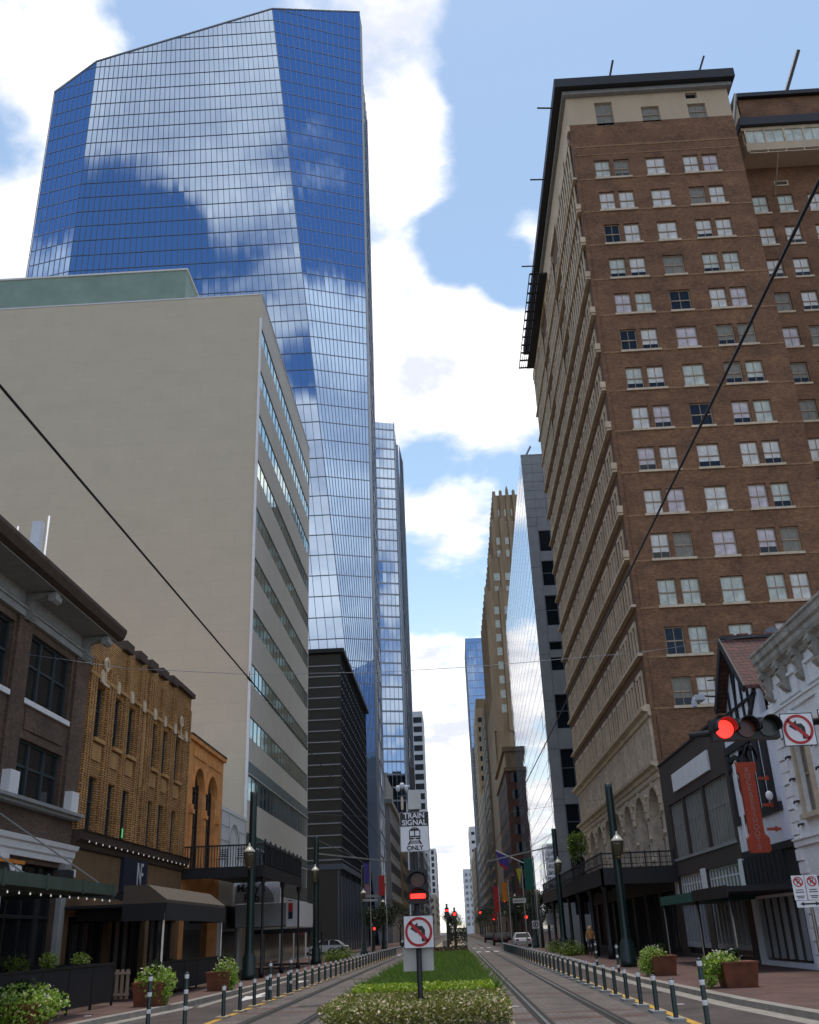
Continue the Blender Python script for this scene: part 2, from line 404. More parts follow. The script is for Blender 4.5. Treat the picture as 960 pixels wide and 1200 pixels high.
def window(parent, fr, u, v, w, h, style='sash', pane='darkglass', frame='frame_tan', sill=None, label=None):
    fm, pm = win_meshes(w, h, style, pane, frame, sill)
    o = bpy.data.objects.new('window', fm); COL.objects.link(o); o.parent = parent
    o.location = Vector(fr.pt(u, 0, v))-wloc(parent); o.rotation_euler = (0, 0, fr.rot)
    p = bpy.data.objects.new('pane', pm); COL.objects.link(p); p.parent = o
    if label: o['label'] = label
    return o
def leaves(b, c, rad, n, size, up=.3, shell=.5, flat=None, rnd=random, hole=None):
    """n small leaf faces in an ellipsoid (c, rad), or in a box if flat"""
    for _ in range(n):
        if flat:
            p = Vector((rnd.uniform(-1, 1)*rad[0], rnd.uniform(-1, 1)*rad[1], (rnd.random()**.6*2-1)*rad[2]))
        else:
            d = Vector((rnd.gauss(0, 1), rnd.gauss(0, 1), rnd.gauss(0, 1))).normalized()
            k = shell+(1-shell)*rnd.random(); p = Vector((d.x*rad[0]*k, d.y*rad[1]*k, d.z*rad[2]*k))
        p += Vector(c)
        if hole and abs(p.x-hole[0]) < hole[2] and abs(p.y-hole[1]) < hole[3]: continue
        n_ = Vector((rnd.gauss(0, 1), rnd.gauss(0, 1), rnd.gauss(0, 1)+up)).normalized()
        a = n_.cross(Vector((rnd.gauss(0, 1), rnd.gauss(0, 1), rnd.gauss(0, 1)))).normalized(); q = n_.cross(a)
        s = size*rnd.uniform(.6, 1.3)
        i = len(b.v)
        for k in (p-a*s*.5, p+q*s*.32, p+a*s*.6, p-q*s*.32): b.v.append(tuple(k))
        b.f.append((i, i+1, i+2, i+3)); b.mi.append(b.m); b.sm.append(False)

# ------------------------------------------------------------------ world, sun, camera
BL = [(-0.326,0.595,0.735,0.082,0.35),(-0.381,0.7,0.604,0.054,0.3),(-0.001,0.65,0.76,0.062,0.3),(-0.006,0.705,0.709,0.069,0.35),(-0.022,0.745,0.667,0.054,0.25),(0.112,0.774,0.623,0.042,0.22),(0.016,0.85,0.527,0.106,0.35),(-0.025,0.822,0.568,0.07,0.3),(0.065,0.845,0.531,0.07,0.3),(-0.009,0.922,0.386,0.049,0.25),(0.028,0.939,0.343,0.031,0.2),(-0.007,0.983,0.185,0.129,0.3),(-0.009,0.998,0.063,0.115,0.3),(0.338,0.601,0.724,0.032,0.2),(-0.041,0.796,0.603,0.034,0.2),(-0.194,0.61,0.768,0.067,-0.4),(-0.366,0.644,0.672,0.033,-0.3),(0.072,0.728,0.682,0.062,-0.35),(0.233,0.642,0.73,0.173,-0.5),(0.071,0.651,0.755,0.047,-0.3),(0.018,0.778,0.628,0.038,-0.35),(0.006,0.903,0.43,0.034,-0.25),(0.008,0.952,0.306,0.04,-0.25),(0.098,0.8,0.591,0.021,-0.3),(-0.205,-0.665,0.718,0.091,0.35),(-0.162,-0.743,0.649,0.083,0.35),(-0.258,-0.654,0.711,0.068,0.3),(-0.167,-0.633,0.756,0.061,0.3),(-0.146,-0.808,0.572,0.045,0.25),(-0.113,-0.892,0.437,0.068,0.35),(-0.289,-0.719,0.633,0.064,-0.6),(-0.321,-0.722,0.612,0.045,-0.5),(-0.243,-0.735,0.633,0.038,-0.4),(-0.128,-0.834,0.536,0.032,-0.6),(0.318,-0.506,0.802,0.061,0.08),(0.399,-0.591,0.701,0.068,-0.4),(0.357,-0.57,0.74,0.03,0.2),(0.452,-0.661,0.599,0.068,0.4),(0.498,-0.711,0.496,0.076,0.4),(-0.607,-0.42,0.675,0.083,-0.5),(-0.113,-0.892,0.437,0.11,0.5),(-0.115,-0.945,0.306,0.12,0.5),(0.47,-0.68,0.56,0.07,0.4),(0.498,-0.711,0.496,0.09,0.5),(0.53,-0.756,0.384,0.12,0.55),(0.548,-0.78,0.302,0.12,0.55),(0.05,0.78,0.625,0.045,-0.4),(0.09,0.79,0.6,0.03,-0.35),(-0.15,-0.62,0.77,0.08,0.5),(-0.2,-0.6,0.775,0.06,0.4)]  # cloud blobs; unseen ones behind the camera added for the tower's reflections
SUN_EL, SUN_AZ = math.radians(80), math.radians(8)      # azimuth clockwise from +Y
wd = bpy.data.worlds.new('World'); sc.world = wd; wd.use_nodes = True
nt = wd.node_tree; bg = nt.nodes['Background']
sky = nd(nt, 'ShaderNodeTexSky', sky_type='NISHITA'); sky.sun_disc = False; sky.sun_elevation = SUN_EL; sky.sun_rotation = SUN_AZ
sky.air_density = 1.0; sky.dust_density = .25; sky.ozone_density = 1.4
tc = nd(nt, 'ShaderNodeTexCoord'); sp = nd(nt, 'ShaderNodeSeparateXYZ'); nt.links.new(tc.outputs['Generated'], sp.inputs[0])
def mth(op, a, b=None, clamp=False):
    n = nd(nt, 'ShaderNodeMath', operation=op); n.use_clamp = clamp
    for i, x in enumerate((a, b)):
        if x is None: continue
        if isinstance(x, (int, float)): n.inputs[i].default_value = x
        else: nt.links.new(x, n.inputs[i])
    return n.outputs[0]
den = mth('ADD', mth('MAXIMUM', sp.outputs[2], 0.0), .22)
px, py = mth('DIVIDE', sp.outputs[0], den), mth('DIVIDE', sp.outputs[1], den)
cb = nd(nt, 'ShaderNodeCombineXYZ'); nt.links.new(px, cb.inputs[0]); nt.links.new(py, cb.inputs[1])
n1 = nd(nt, 'ShaderNodeTexNoise'); n1.inputs['Scale'].default_value = 3.2; n1.inputs['Detail'].default_value = 12; n1.inputs['Roughness'].default_value = .56; n1.inputs['Distortion'].default_value = .15
nt.links.new(cb.outputs[0], n1.inputs['Vector'])
n2 = nd(nt, 'ShaderNodeTexNoise'); n2.inputs['Scale'].default_value = 5.; n2.inputs['Detail'].default_value = 10; n2.inputs['Roughness'].default_value = .6
mp = nd(nt, 'ShaderNodeMapping'); mp.inputs['Location'].default_value = (.06, .05, 3.1); nt.links.new(cb.outputs[0], mp.inputs[0]); nt.links.new(mp.outputs[0], n2.inputs['Vector'])
acc = mth('ADD', mth('MULTIPLY', n1.outputs[0], 1.7), -.35)
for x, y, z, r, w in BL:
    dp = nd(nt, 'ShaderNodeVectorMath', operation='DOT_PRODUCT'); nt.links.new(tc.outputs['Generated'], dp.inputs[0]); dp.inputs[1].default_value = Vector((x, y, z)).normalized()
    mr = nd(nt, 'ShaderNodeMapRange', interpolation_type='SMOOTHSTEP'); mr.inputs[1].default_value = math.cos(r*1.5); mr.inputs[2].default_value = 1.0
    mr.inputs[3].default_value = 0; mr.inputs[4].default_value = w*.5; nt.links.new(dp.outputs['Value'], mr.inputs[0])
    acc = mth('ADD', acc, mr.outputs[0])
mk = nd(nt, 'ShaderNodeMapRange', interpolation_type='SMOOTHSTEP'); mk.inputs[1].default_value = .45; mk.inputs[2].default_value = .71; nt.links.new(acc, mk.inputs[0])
cc = nd(nt, 'ShaderNodeValToRGB'); e = cc.color_ramp.elements; e[0].position = .36; e[1].position = .64
e[0].color = (6.0, 6.3, 7.1, 1); e[1].color = (11.9, 11.4, 10.9, 1)
nt.links.new(n2.outputs[0], cc.inputs[0])
sb = nd(nt, 'ShaderNodeVectorMath', operation='MULTIPLY'); nt.links.new(sky.outputs[0], sb.inputs[0]); sb.inputs[1].default_value = (1.85, 1.72, 1.45)
dk = nd(nt, 'ShaderNodeMapRange', interpolation_type='SMOOTHSTEP'); dk.inputs[1].default_value = .25; dk.inputs[2].default_value = -.45; nt.links.new(sp.outputs[1], dk.inputs[0])  # added darkening of the unseen sky behind, to deepen the tower's reflections
sb2 = nd(nt, 'ShaderNodeMix', data_type='RGBA', blend_type='MULTIPLY'); sb2.inputs[7].default_value = (.43, .60, .85, 1); nt.links.new(dk.outputs[0], sb2.inputs[0]); nt.links.new(sb.outputs[0], sb2.inputs[6])
hz = nd(nt, 'ShaderNodeMapRange', interpolation_type='SMOOTHSTEP'); hz.inputs[1].default_value = 0; hz.inputs[2].default_value = .35; hz.inputs[3].default_value = .55; hz.inputs[4].default_value = 0; nt.links.new(sp.outputs[2], hz.inputs[0])
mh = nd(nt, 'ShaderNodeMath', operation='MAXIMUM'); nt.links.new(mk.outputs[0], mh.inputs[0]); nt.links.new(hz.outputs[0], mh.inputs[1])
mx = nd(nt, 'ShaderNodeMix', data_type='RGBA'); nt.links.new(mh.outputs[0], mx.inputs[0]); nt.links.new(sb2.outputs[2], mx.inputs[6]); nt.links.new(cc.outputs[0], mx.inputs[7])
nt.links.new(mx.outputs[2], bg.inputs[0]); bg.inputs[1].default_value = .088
sl = bpy.data.lights.new('sun', 'SUN'); sl.energy = 1.5; sl.angle = math.radians(11); sl.color = (1, .93, .83)
so = bpy.data.objects.new('sun', sl); COL.objects.link(so)
sd = Vector((math.sin(SUN_AZ)*math.cos(SUN_EL), math.cos(SUN_AZ)*math.cos(SUN_EL), math.sin(SUN_EL)))
so.rotation_euler = sd.to_track_quat('Z', 'Y').to_euler()
so.location = (0, 0, 300)
cam = bpy.data.cameras.new('camera'); co = bpy.data.objects.new('camera', cam); COL.objects.link(co); sc.camera = co
Rm = Matrix(((0.9983188862495906, 0.051642855071230884, 0.026313815334697815), (0.04487956999115294, -0.4014681533754045, -0.9147727291643274), (-0.03667731662466517, 0.9144158448678776, -0.403110948871126)))
Rm = Matrix([[Rm[0][0], Rm[0][1], Rm[0][2]], [Rm[1][0], Rm[1][1], Rm[1][2]], [Rm[2][0], Rm[2][1], Rm[2][2]]])
co.matrix_world = Matrix.Translation((0, 0, 1.75)) @ Rm.to_4x4()
cam.sensor_fit = 'HORIZONTAL'; cam.sensor_width = 36; cam.lens = 1121.055752*36/960; cam.clip_start = .1; cam.clip_end = 6000
sc.view_settings.view_transform = 'Standard'; sc.view_settings.look = 'None'; sc.view_settings.exposure = .7; sc.view_settings.gamma = 1

# ------------------------------------------------------------------ ground
b = MB(); b.poly([(-2500, -1500, 0), (2500, -1500, 0), (2500, 4500, 0), (-2500, 4500, 0)]); struct(b, 'ground', 'asphalt')
b = MB(); b.poly([(-7.9, -40, .004), (-5.75, -40, .004), (-5.75, 600, .004), (-7.9, 600, .004)]); b.poly([(4.5, -40, .004), (6.8, -40, .004), (6.8, 600, .004), (4.5, 600, .004)]); struct(b, 'road', 'paver')
b = MB()
for x0, x1 in ((-5.75, -2.75), (1.02, 3.95)): b.poly([(x0, -40, .005), (x1, -40, .005), (x1, 700, .005), (x0, 700, .005)])
struct(b, 'track_bed', 'trackpaver')
b = MB(); b.m = 0
for x in (-4.95, -3.5, 1.72, 3.16):
    b.m = 0; b.box((x-.035, -40, .0), (x+.035, 700, .022)); b.m = 1; b.poly([(x-.15, -40, .009), (x+.15, -40, .009), (x+.15, 700, .009), (x-.15, 700, .009)])
o = b.build('tram_rails', ['rail', 'groove']); o['kind'] = 'structure'
b = MB()
for y in (92.5, 119.5, 183, 197): pass
def strip(b, line, x_out, z0, z1):
    """kerbed area between a polyline and a far x"""
    for (x0, y0), (x1, y1) in zip(line, line[1:]):
        b.poly([(x0, y0, z1), (x1, y1, z1), (x_out, y1, z1), (x_out, y0, z1)])
def kerb(b, line, wd_, z1):
    s = 1 if wd_ > 0 else -1
    for (x0, y0), (x1, y1) in zip(line, line[1:]):
        b.poly([(x0, y0, z1+.004), (x1, y1, z1+.004), (x1+wd_, y1, z1+.004), (x0+wd_, y0, z1+.004)])
        b.poly([(x0, y0, 0), (x1, y1, 0), (x1, y1, z1+.004), (x0, y0, z1+.004)])
KL = [(-9.6, -30), (-9.3, 18), (-8.75, 26), (-8.1, 31.5), (-7.85, 40), (-7.85, 90)]
KR = [(7.6, -30), (6.9, 16), (6.25, 24.5), (5.9, 36), (6.1, 50), (6.3, 60), (6.3, 94)]
b = MB(); strip(b, KL, -60, 0, .13); strip(b, [(-7.85, 118), (-7.85, 700)], -60, 0, .13); strip(b, KR, 60, 0, .13); strip(b, [(6.3, 120), (6.3, 700)], 60, 0, .13)
struct(b, 'sidewalk', 'redpaver')
b = MB(); kerb(b, KL, -.3, .13); kerb(b, [(-7.85, 118), (-7.85, 700)], -.3, .13); kerb(b, KR, .3, .13); kerb(b, [(6.3, 120), (6.3, 700)], .3, .13)
for y in (90, 118): b.poly([(-60, y, 0), (-7.85, y, 0), (-7.85, y, .134), (-60, y, .134)])
for y in (94, 120): b.poly([(60, y, 0), (6.3, y, 0), (6.3, y, .134), (60, y, .134)])
for x0, x1 in ((-8.0+.18, -7.55), ):
    b.poly([(x0, 31, .008), (x1, 31, .008), (x1, 90, .008), (x0, 90, .008)])
for (x0, y0), (x1, y1) in zip(KR[:-1], KR[1:]): b.poly([(x0-.42, y0, .008), (x0, y0, .008), (x1, y1, .008), (x1-.42, y1, .008)])
for (x0, y0), (x1, y1) in zip(KL[:4], KL[1:4]): b.poly([(x0+.42, y0, .008), (x0, y0, .008), (x1, y1, .008), (x1+.42, y1, .008)])
struct(b, 'kerb', 'kerb')
b = MB(); b.m = 0
b.poly([(4.32, -40, .008), (4.5, -40, .008), (4.5, 94, .008), (4.32, 94, .008)])
b.poly([(-5.98, -40, .008), (-5.8, -40, .008), (-5.8, 92, .008), (-5.98, 92, .008)])
b.m = 1
for y in (95, 117): 
    for k in range(12): b.poly([(-5.3+k*.8-.2, y-1.2, .013), (-4.9+k*.8-.2, y-1.2, .013), (-4.9+k*.8-.2, y+1.2, .013), (-5.3+k*.8-.2, y+1.2, .013)])
# turn arrow on the left lane
b.poly([(-7.0, 34, .012), (-6.75, 34, .012), (-6.75, 38, .012), (-7.0, 38, .012)]); b.poly([(-7.25, 36, .0125), (-6.5, 36, .0125), (-6.87, 33, .0125)])
b.poly([(-7.1, 47, .012), (-6.6, 47, .012), (-6.85, 44.5, .012)])
o = b.build('road_markings', ['yellow', 'whitepaintline']); o['kind'] = 'structure'

# rubber blocks at the bollard feet
# ------------------------------------------------------------------ left row: brownstone
def brownstone():
    Y0, L = 12., 21.9
    t = thing('brick_building', 'dark brown brick building with big scroll brackets under its grey cornice', 'building', (-13, Y0+L/2, 0))
    f = Fr(-13, Y0, R90)
    ys = [28.8, 24.0, 19.2, 14.4]
    ops = []
    for y in ys: ops += [(y-Y0, 8.85, y-Y0+3.6, 10.95), (y-Y0, 5.98, y-Y0+3.6, 7.68)]
    shop = [(28.7-Y0, .3, 33.1-Y0, 4.15), (23.6-Y0, .3, 28.2-Y0, 4.15), (18.4-Y0, .3, 23-Y0, 4.15)]
    b = MB(f); b.facade(0, L, .13, 12, ops+shop, .3)
    b.poly([(0, 0, 0), (0, 20, 0), (0, 20, 12), (0, 0, 12)]); b.poly([(L, 0, 0), (L, 0, 12), (L, 20, 12), (L, 20, 0)])
    # raised panels between storeys and pilasters
    for y in ys:
        b.box((y-Y0+.25, -.05, 7.95), (y-Y0+3.35, 0, 8.55)); b.box((y-Y0-1.1, -.1, 5.95), (y-Y0-.1, 0, 11.2))
    b.box((32.6-Y0, -.1, 5.95), (33.8-Y0, 0, 11.2))
    b.build('wall', 'brownstone', t)
    b = MB(f); b.box((0, .4, 11.98), (L, 20, 12.1)); b.build('roof', 'roof', t)
    b = MB(f)
    b.box((0, -.14, 11.2), (L, 0, 11.42))
    b.box((0, -.2, 11.42), (L, 0, 11.5)); b.box((0, -.06, 11.62), (L, .05, 12.06))
    b.m = 1; b.profile([(-.02, 12.0), (-1.0, 12.02), (-1.02, 12.2), (-.02, 12.2)], 0, L-.0)
    b.m = 2; b.profile([(-1.02, 12.05), (-1.22, 12.12), (-1.32, 12.36), (-1.32, 12.48), (0, 12.48), (0, 12.2), (-1.0, 12.2)], -.05, L+.05)
    b.build('cornice', ['greytrim', 'greytrim', 'darktrim'], t)
    for y in (33.1, 28.2, 23.4, 18.6, 13.8):
        b = MB(f); u = y-Y0
        b.profile([(-.0, 11.38), (-.25, 11.25), (-.34, 11.32), (-.2, 11.55), (-.3, 11.75), (-.75, 11.9), (-.95, 11.84), (-1.0, 11.98), (0, 12.0)], u-.18, u+.18)
        b.profile([(-.78, 11.7), (-.9, 11.66), (-1.02, 11.74), (-1.04, 11.88), (-.92, 11.97), (-.78, 11.9)], u-.24, u+.24)
        b.profile([(-.02, 11.18), (-.2, 11.12), (-.3, 11.2), (-.2, 11.34), (-.02, 11.36)], u-.22, u+.22)
        b.build('bracket', 'greytrim', t)
    b = MB(f); b.box((0, -.28, 5.7), (L, 0, 5.8)); b.box((0, -.4, 5.8), (L, 0, 5.9)); b.build('ledge', 'greytrim', t)
    for y in (33.0, 28.15, 23.3):
        b = MB(f); b.box((y-Y0-.32, -.36, 5.905), (y-Y0+.32, -.002, 6.55)); b.build('pedestal', 'white', t)
    b = MB(f); b.profile([(0, 4.3), (-.12, 4.3), (-.14, 4.45), (-.2, 4.5), (-.22, 4.68), (-.3, 4.72), (-.34, 4.86), (0, 4.92)], 0, L-.02); b.build('shop_entablature', 'white', t)
    for y in (33.35, 28.45, 23.3):
        b = MB(f); b.box((y-Y0-.22, -.16, .13), (y-Y0+.22, 0, 3.95)); b.box((y-Y0-.3, -.22, 3.95), (y-Y0+.3, 0, 4.28)); b.build('column', 'greytrim' if y > 30 else 'white', t)
    for a in shop:
        b = MB(f); b.box((a[0], .25, a[1]), (a[2], .28, a[3])); b.m = 1
        for k in range(5): b.box((a[0]+k*(a[2]-a[0]-.08)/4, .18, a[1]), (a[0]+k*(a[2]-a[0]-.08)/4+.08, .25, a[3]))
        b.box((a[0], .17, 2.6), (a[2], .25, 2.7)); b.build('shop_window', ['shopglass', 'black'], t)
    for y in ys:
        window(t, f, y-Y0, 8.85, 3.6, 2.1, 'triple', 'darkglass', 'frame_dark', 'white')
        window(t, f, y-Y0, 5.98, 3.6, 1.7, 'triple', 'darkglass', 'frame_dark')
    # canopy hung over the pavement with tie rods
    b = MB(f); b.box((2, -3.55, 3.02), (16.4, -3.4, 3.3)); b.box((2, -3.4, 3.12), (16.4, -.36, 3.2)); b.box((16.3, -3.4, 3.02), (16.4, -.36, 3.3))
    for k in range(7): b.box((2+k*2.35, -3.58, 2.98), (2.1+k*2.35, -3.55, 3.34))
    cn = b.build('canopy', 'greencanopy', t)
    for y in (18, 23, 28):
        b = MB(f); b.tube([(y-Y0-1.5, -.1, 5.6), (y-Y0-.2, -3.3, 3.3)], .022, 6); b.build('tie_rod', 'greytrim', t)
    for k, y in enumerate((21.4, 26.6)):
        b = MB(f); b.box((y-Y0-.25, -2.9, 3.3), (y-Y0+.2, -2.6, 3.62)); b.m = 1; b.box((y-Y0+.2, -2.92, 3.45), (y-Y0+.26, -2.58, 3.64)); b.build('floodlight', ['black', 'white'], t)
    return t
brownstone()
t = thing('shop_sign', 'board sign ending in the white letters Y\'S over the green canopy', 'sign', (-12.4, 28.3, 3.35))
f = Fr(-12.4, 26.4, R90)
b = MB(f); b.box((.6, 0, 3.42), (2.5, .1, 3.98)); b.build('board', 'signblack', t)
b = MB(f); b.box((.55, -.02, 3.98), (2.55, .12, 4.08)); b.build('cap', 'banner_orange', t)
text('letters', "Y'S", .62, 'white', t, (-12.38, 28.35, 3.68), R90, .02, bold=.015)

t = thing('string_lights', 'white bulbs strung under the green canopy of the brown building', 'string lights', (-9.6, 20, 2.85))
b = MB(); b.tube([(-9.55, 14, 2.98)]+[(-9.55, 14+k*.6, 2.95-.04*(k % 2)) for k in range(1, 26)], .008, 4); b.build('cable', 'black', t)
for k in range(24):
    b = MB(); b.lathe((-9.55, 14.4+k*.6, 2.86), [(0.004, .06), (.014, .04), (.02, .015), (.01, 0)], 6); b.build('bulb', 'bulb', t)

# ------------------------------------------------------------------ left row: ochre brick
def ochre():
    Y0, L = 33.92, 14.5
    t = thing('brick_building', 'ochre brick building with ribbed pilasters and a stepped dark capped parapet', 'building', (-13, Y0+L/2, 0))
    f = Fr(-13, Y0, R90)
    ww = [(34.98, .9), (37.05, .85), (38.82, .85), (42.12, .82), (43.85, .8), (45.9, .85)]
    ops = []
    for y, w in ww: ops += [(y-Y0, 8.8, y-Y0+w, 10.76), (y-Y0, 5.5, y-Y0+w, 7.44)]
    b = MB(f); b.facade(0, L, 5.1, 12.75, ops, .3)
    b.poly([(0, 0, 0), (0, 20, 0), (0, 20, 12.75), (0, 0, 12.75)]); b.poly([(L, 0, 0), (L, 0, 12.75), (L, 20, 12.75), (L, 20, 0)])
    b.box((.1, .4, 12.3), (L-.1, 19.9, 12.4))
    # stepped parapet
    for k, (a, c) in enumerate([(3.4, 4.9), (4.9, 6.3), (6.3, 7.7), (7.7, 9.2), (9.2, 10.6), (10.6, L)]):
        b.box((a, 0, 12.75), (c, .4, 12.9+.07*k))
    b.build('wall', 'yellowbrick', t)
    for k, u in enumerate((3.4, 5.2, 6.9, 8.6, 10.3)):
        b = MB(f); b.box((u-.02, -.22, 12.75+.07*k), (u+.95, .45, 13.12+.07*k)); b.build('parapet_cap', 'darktrim', t)
    b = MB(f); b.box((11.4, -.2, 13.2), (L+.05, .45, 13.42)); b.build('parapet_cap', 'darktrim', t)
    # ribbed pilasters
    b = MB(f)
    for u in (.12, .38, .64, 2.15, 2.42, 2.72, 4.15, 4.42, 5.95, 6.2, 6.5, 7.2, 7.5, 7.8, 9.15, 9.4, 10.9, 11.2, 11.5, 13.1, 13.4, 13.7, 14.1):
        b.box((u, -.12, 5.45), (u+.17, -.001, 12.5 if u > 3 else 11.6))
    b.build('pilaster', 'yellowbrick', t)
    b = MB(f)
    for y, w in ww: b.box((y-Y0-.02, -.05, 8.0), (y-Y0+w+.02, -.002, 8.6)); b.box((y-Y0-.1, -.16, 8.66), (y-Y0+w+.1, .1, 8.79))
    b.box((6.75, -.05, 7.8), (7.15, -.002, 10.7)); b.box((0, -.14, 10.95), (L, -.003, 11.1)); b.build('trim', 'yellowtrim', t)
    for u in (1.1, 3.0, 4.7, 6.4, 8.0, 9.6, 11.3, 13.3):
        b = MB(f); s = .34 if int(u*10) % 3 else .24
        b.slab([(u-s/2, 10.82), (u+s/2, 10.82), (u+s/2, 11.1), (u+s*.3, 11.25), (u-s*.35, 11.3), (u-s/2, 11.1)], -.2, -.141); b.build('ornament', 'sill', t)
    for u in (1.5, 12.4):
        b = MB(f); b.box((u-.42, -.17, 10.8), (u+.42, -.121, 10.9)); b.box((u-.06, -.17, 10.9), (u+.02, -.121, 11.9)); b.disc((u, 11.6), .26, -.18, -.121, 14, .17); b.build('ornament', 'sill', t)
    for i, (y, w) in enumerate(ww):
        window(t, f, y-Y0, 8.8, w, 1.96, 'slit', 'darkglass', 'frame_dark'); window(t, f, y-Y0, 5.5, w, 1.94, 'slit', 'darkglass', 'frame_dark')
    b = MB(f); b.profile([(0, 4.85), (-.1, 4.9), (-.14, 5.05), (-.32, 5.15), (-.34, 5.38), (-.42, 5.44), (0, 5.46)], 0, L); b.build('cornice', 'darktrim', t)
    b = MB(f); b.facade(0, L, .13, 4.85, [(.5, .2, 4.6, 2.7), (5.0, .2, 9.2, 2.7), (9.7, .2, 14, 2.7)], .35); b.build('lower_wall', 'ochreplaster', t)
    for a, c in ((.5, 4.6), (5, 9.2), (9.7, 14)):
        b = MB(f); b.box((a, .3, .2), (c, .33, 2.7)); b.m = 1
        for k in range(5): b.box((a+k*(c-a-.07)/4, .22, .2), (a+k*(c-a-.07)/4+.07, .3, 2.7))
        b.build('shop_window', ['shopglass', 'black'], t)
    b = MB(f); b.profile([(-.36, 3.45), (-2.3, 3.3), (-3.5, 2.95), (-3.5, 2.45), (-3.46, 2.45), (-3.46, 2.9), (-.36, 3.3)], .1, 1.2)
    b.box((1.1, -3.1, 2.55), (4.2, -.02, 3.0)); b.build('fascia', 'shopdark', t)
    return t
ochre()
t = thing('hanging_sign', 'square navy sign with a tall silver monogram on the ochre wall', 'sign', (-12.7, 41, 3.6))
f = Fr(-12.85, 39.3, R90)
b = MB(f); b.box((0, 0, 3.62), (3.1, .14, 4.9)); b.build('board', 'bluesign', t)
text('monogram', 'NF', 1.3, 'signwhite', t, (-12.83, 41.35, 4.3), R90, .012, sx=.62, spacing=.55)
t = thing('awning', 'taupe canvas awning on poles in front of the ochre building', 'awning', (-11, 39, 2.5))
f = Fr(-13, 33.5, R90)
b = MB(f); b.profile([(-2.1, 3.55), (-2.9, 3.55), (-3.55, 3.08), (-3.55, 2.98), (-2.1, 2.98)], 0, 8.7); b.build('canopy', 'tanawn', t)
b = MB(f); b.box((0, -3.57, 2.45), (8.7, -3.52, 2.98)); b.box((8.66, -3.5, 2.45), (8.72, -2.1, 2.98)); b.box((0, -3.5, 2.45), (.05, -2.1, 2.98)); b.box((0, -2.1, 2.9), (8.7, -.02, 2.98)); b.build('valance', 'blacksoft', t)
for u in (.15, 8.55):
    b = MB(f); b.tube([(u, -3.45, .13), (u, -3.45, 2.95)], .035, 8); b.build('pole', 'greytrim', t)
t = thing('string_lights', 'small bulbs strung along the dark cornice of the ochre building', 'string lights', (-12.5, 41, 5.0))
b = MB(); b.tube([(-12.5, 34+k*.7, 5.12-.04*(k % 2)) for k in range(21)], .008, 4); b.build('cable', 'black', t)
for k in range(20):
    b = MB(); b.lathe((-12.5, 34.3+k*.7, 5.03), [(0.004, .07), (.016, .045), (.02, .02), (.01, 0)], 6); b.build('bulb', 'bulb', t)
for nm, mt, y, z0, h, lb in (('neon_light', 'neonred', 38.4, 5.5, .4, 'red neon strip in the lower window of the ochre building'), ('neon_light', 'neongreen', 38.95, 5.6, .35, 'green neon strip in the lower window of the ochre building')):
    b = MB(); b.tube([(-12.92, y, z0), (-12.92, y, z0+h)], .03, 6); tag(b.build(nm, mt), lb, 'neon light')

# ------------------------------------------------------------------ left row: orange stucco with arches
def orange():
    Y0, L = 48.45, 7.8
    t = thing('stucco_building', 'orange stucco building with two tall arched windows above a balcony', 'building', (-13, Y0+L/2, 0))
    f = Fr(-13, Y0, R90)
    ops = [(1.15, 4.95, 3.3, 10.05, 1), (4.0, 4.95, 6.15, 10.0, 1)]
    b = MB(f); b.facade(0, L, .13, 11.2, ops+[(.8, .2, 7, 3.8)], .4); b.poly([(0, 0, 0), (0, 20, 0), (0, 20, 11.2), (0, 0, 11.2)]); b.poly([(L, 0, 0), (L, 0, 11.2), (L, 20, 11.2), (L, 20, 0)])
    b.box((.1, .4, 11.0), (L-.1, 19, 11.1))
    b.box((.9, -.06, 10.5), (3.6, -.001, 10.95)); b.box((4.1, -.06, 10.5), (7.0, -.001, 10.95)); b.build('wall', 'orange', t)
    b = MB(f); b.box((-.05, -.16, 11.2), (L+.05, .3, 11.42)); b.m = 1; b.box((-.05, -.2, 11.42), (L+.05, .3, 11.5)); b.build('parapet', ['orange', 'darktrim'], t)
    b = MB(f)
    for a in (.55, 3.35, 6.2): b.box((a, -.18, 7.65), (a+.6, -.001, 7.85)); b.box((a+.06, -.12, 7.85), (a+.54, -.001, 8.1)); b.box((a+.1, -.1, 4.95), (a+.5, -.001, 7.65))
    for cx in (2.225, 5.075):
        for k in range(12):
            a0, a1 = math.pi*k/12, math.pi*(k+1)/12
            pts = [(cx+1.1*math.cos(a0), 8.95+1.1*math.sin(a0)), (cx+1.28*math.cos(a0), 8.95+1.28*math.sin(a0)), (cx+1.28*math.cos(a1), 8.95+1.28*math.sin(a1)), (cx+1.1*math.cos(a1), 8.95+1.1*math.sin(a1))]
            b.slab(pts, -.09, -.001)
    b.build('arch_trim', 'orange', t)
    for a in (1.15, 4.0):
        b = MB(f); b.box((a, .3, 4.95), (a+2.15, .33, 10.06)); w = b.build('window', 'darkglass', t)
        b = MB(f)
        for u in (a, a+.68, a+1.37, a+2.08): b.box((u, .24, 4.95), (u+.07, .3, 10.0))
        for v in (5.9, 7.2, 8.0, 8.9): b.box((a, .235, v), (a+2.15, .3, v+.07))
        b.build('frame', 'black', w)
    b = MB(f); b.box((.8, .36, .2), (7, .39, 3.8)); b.build('shop_window', 'shopglass', t)
orange()
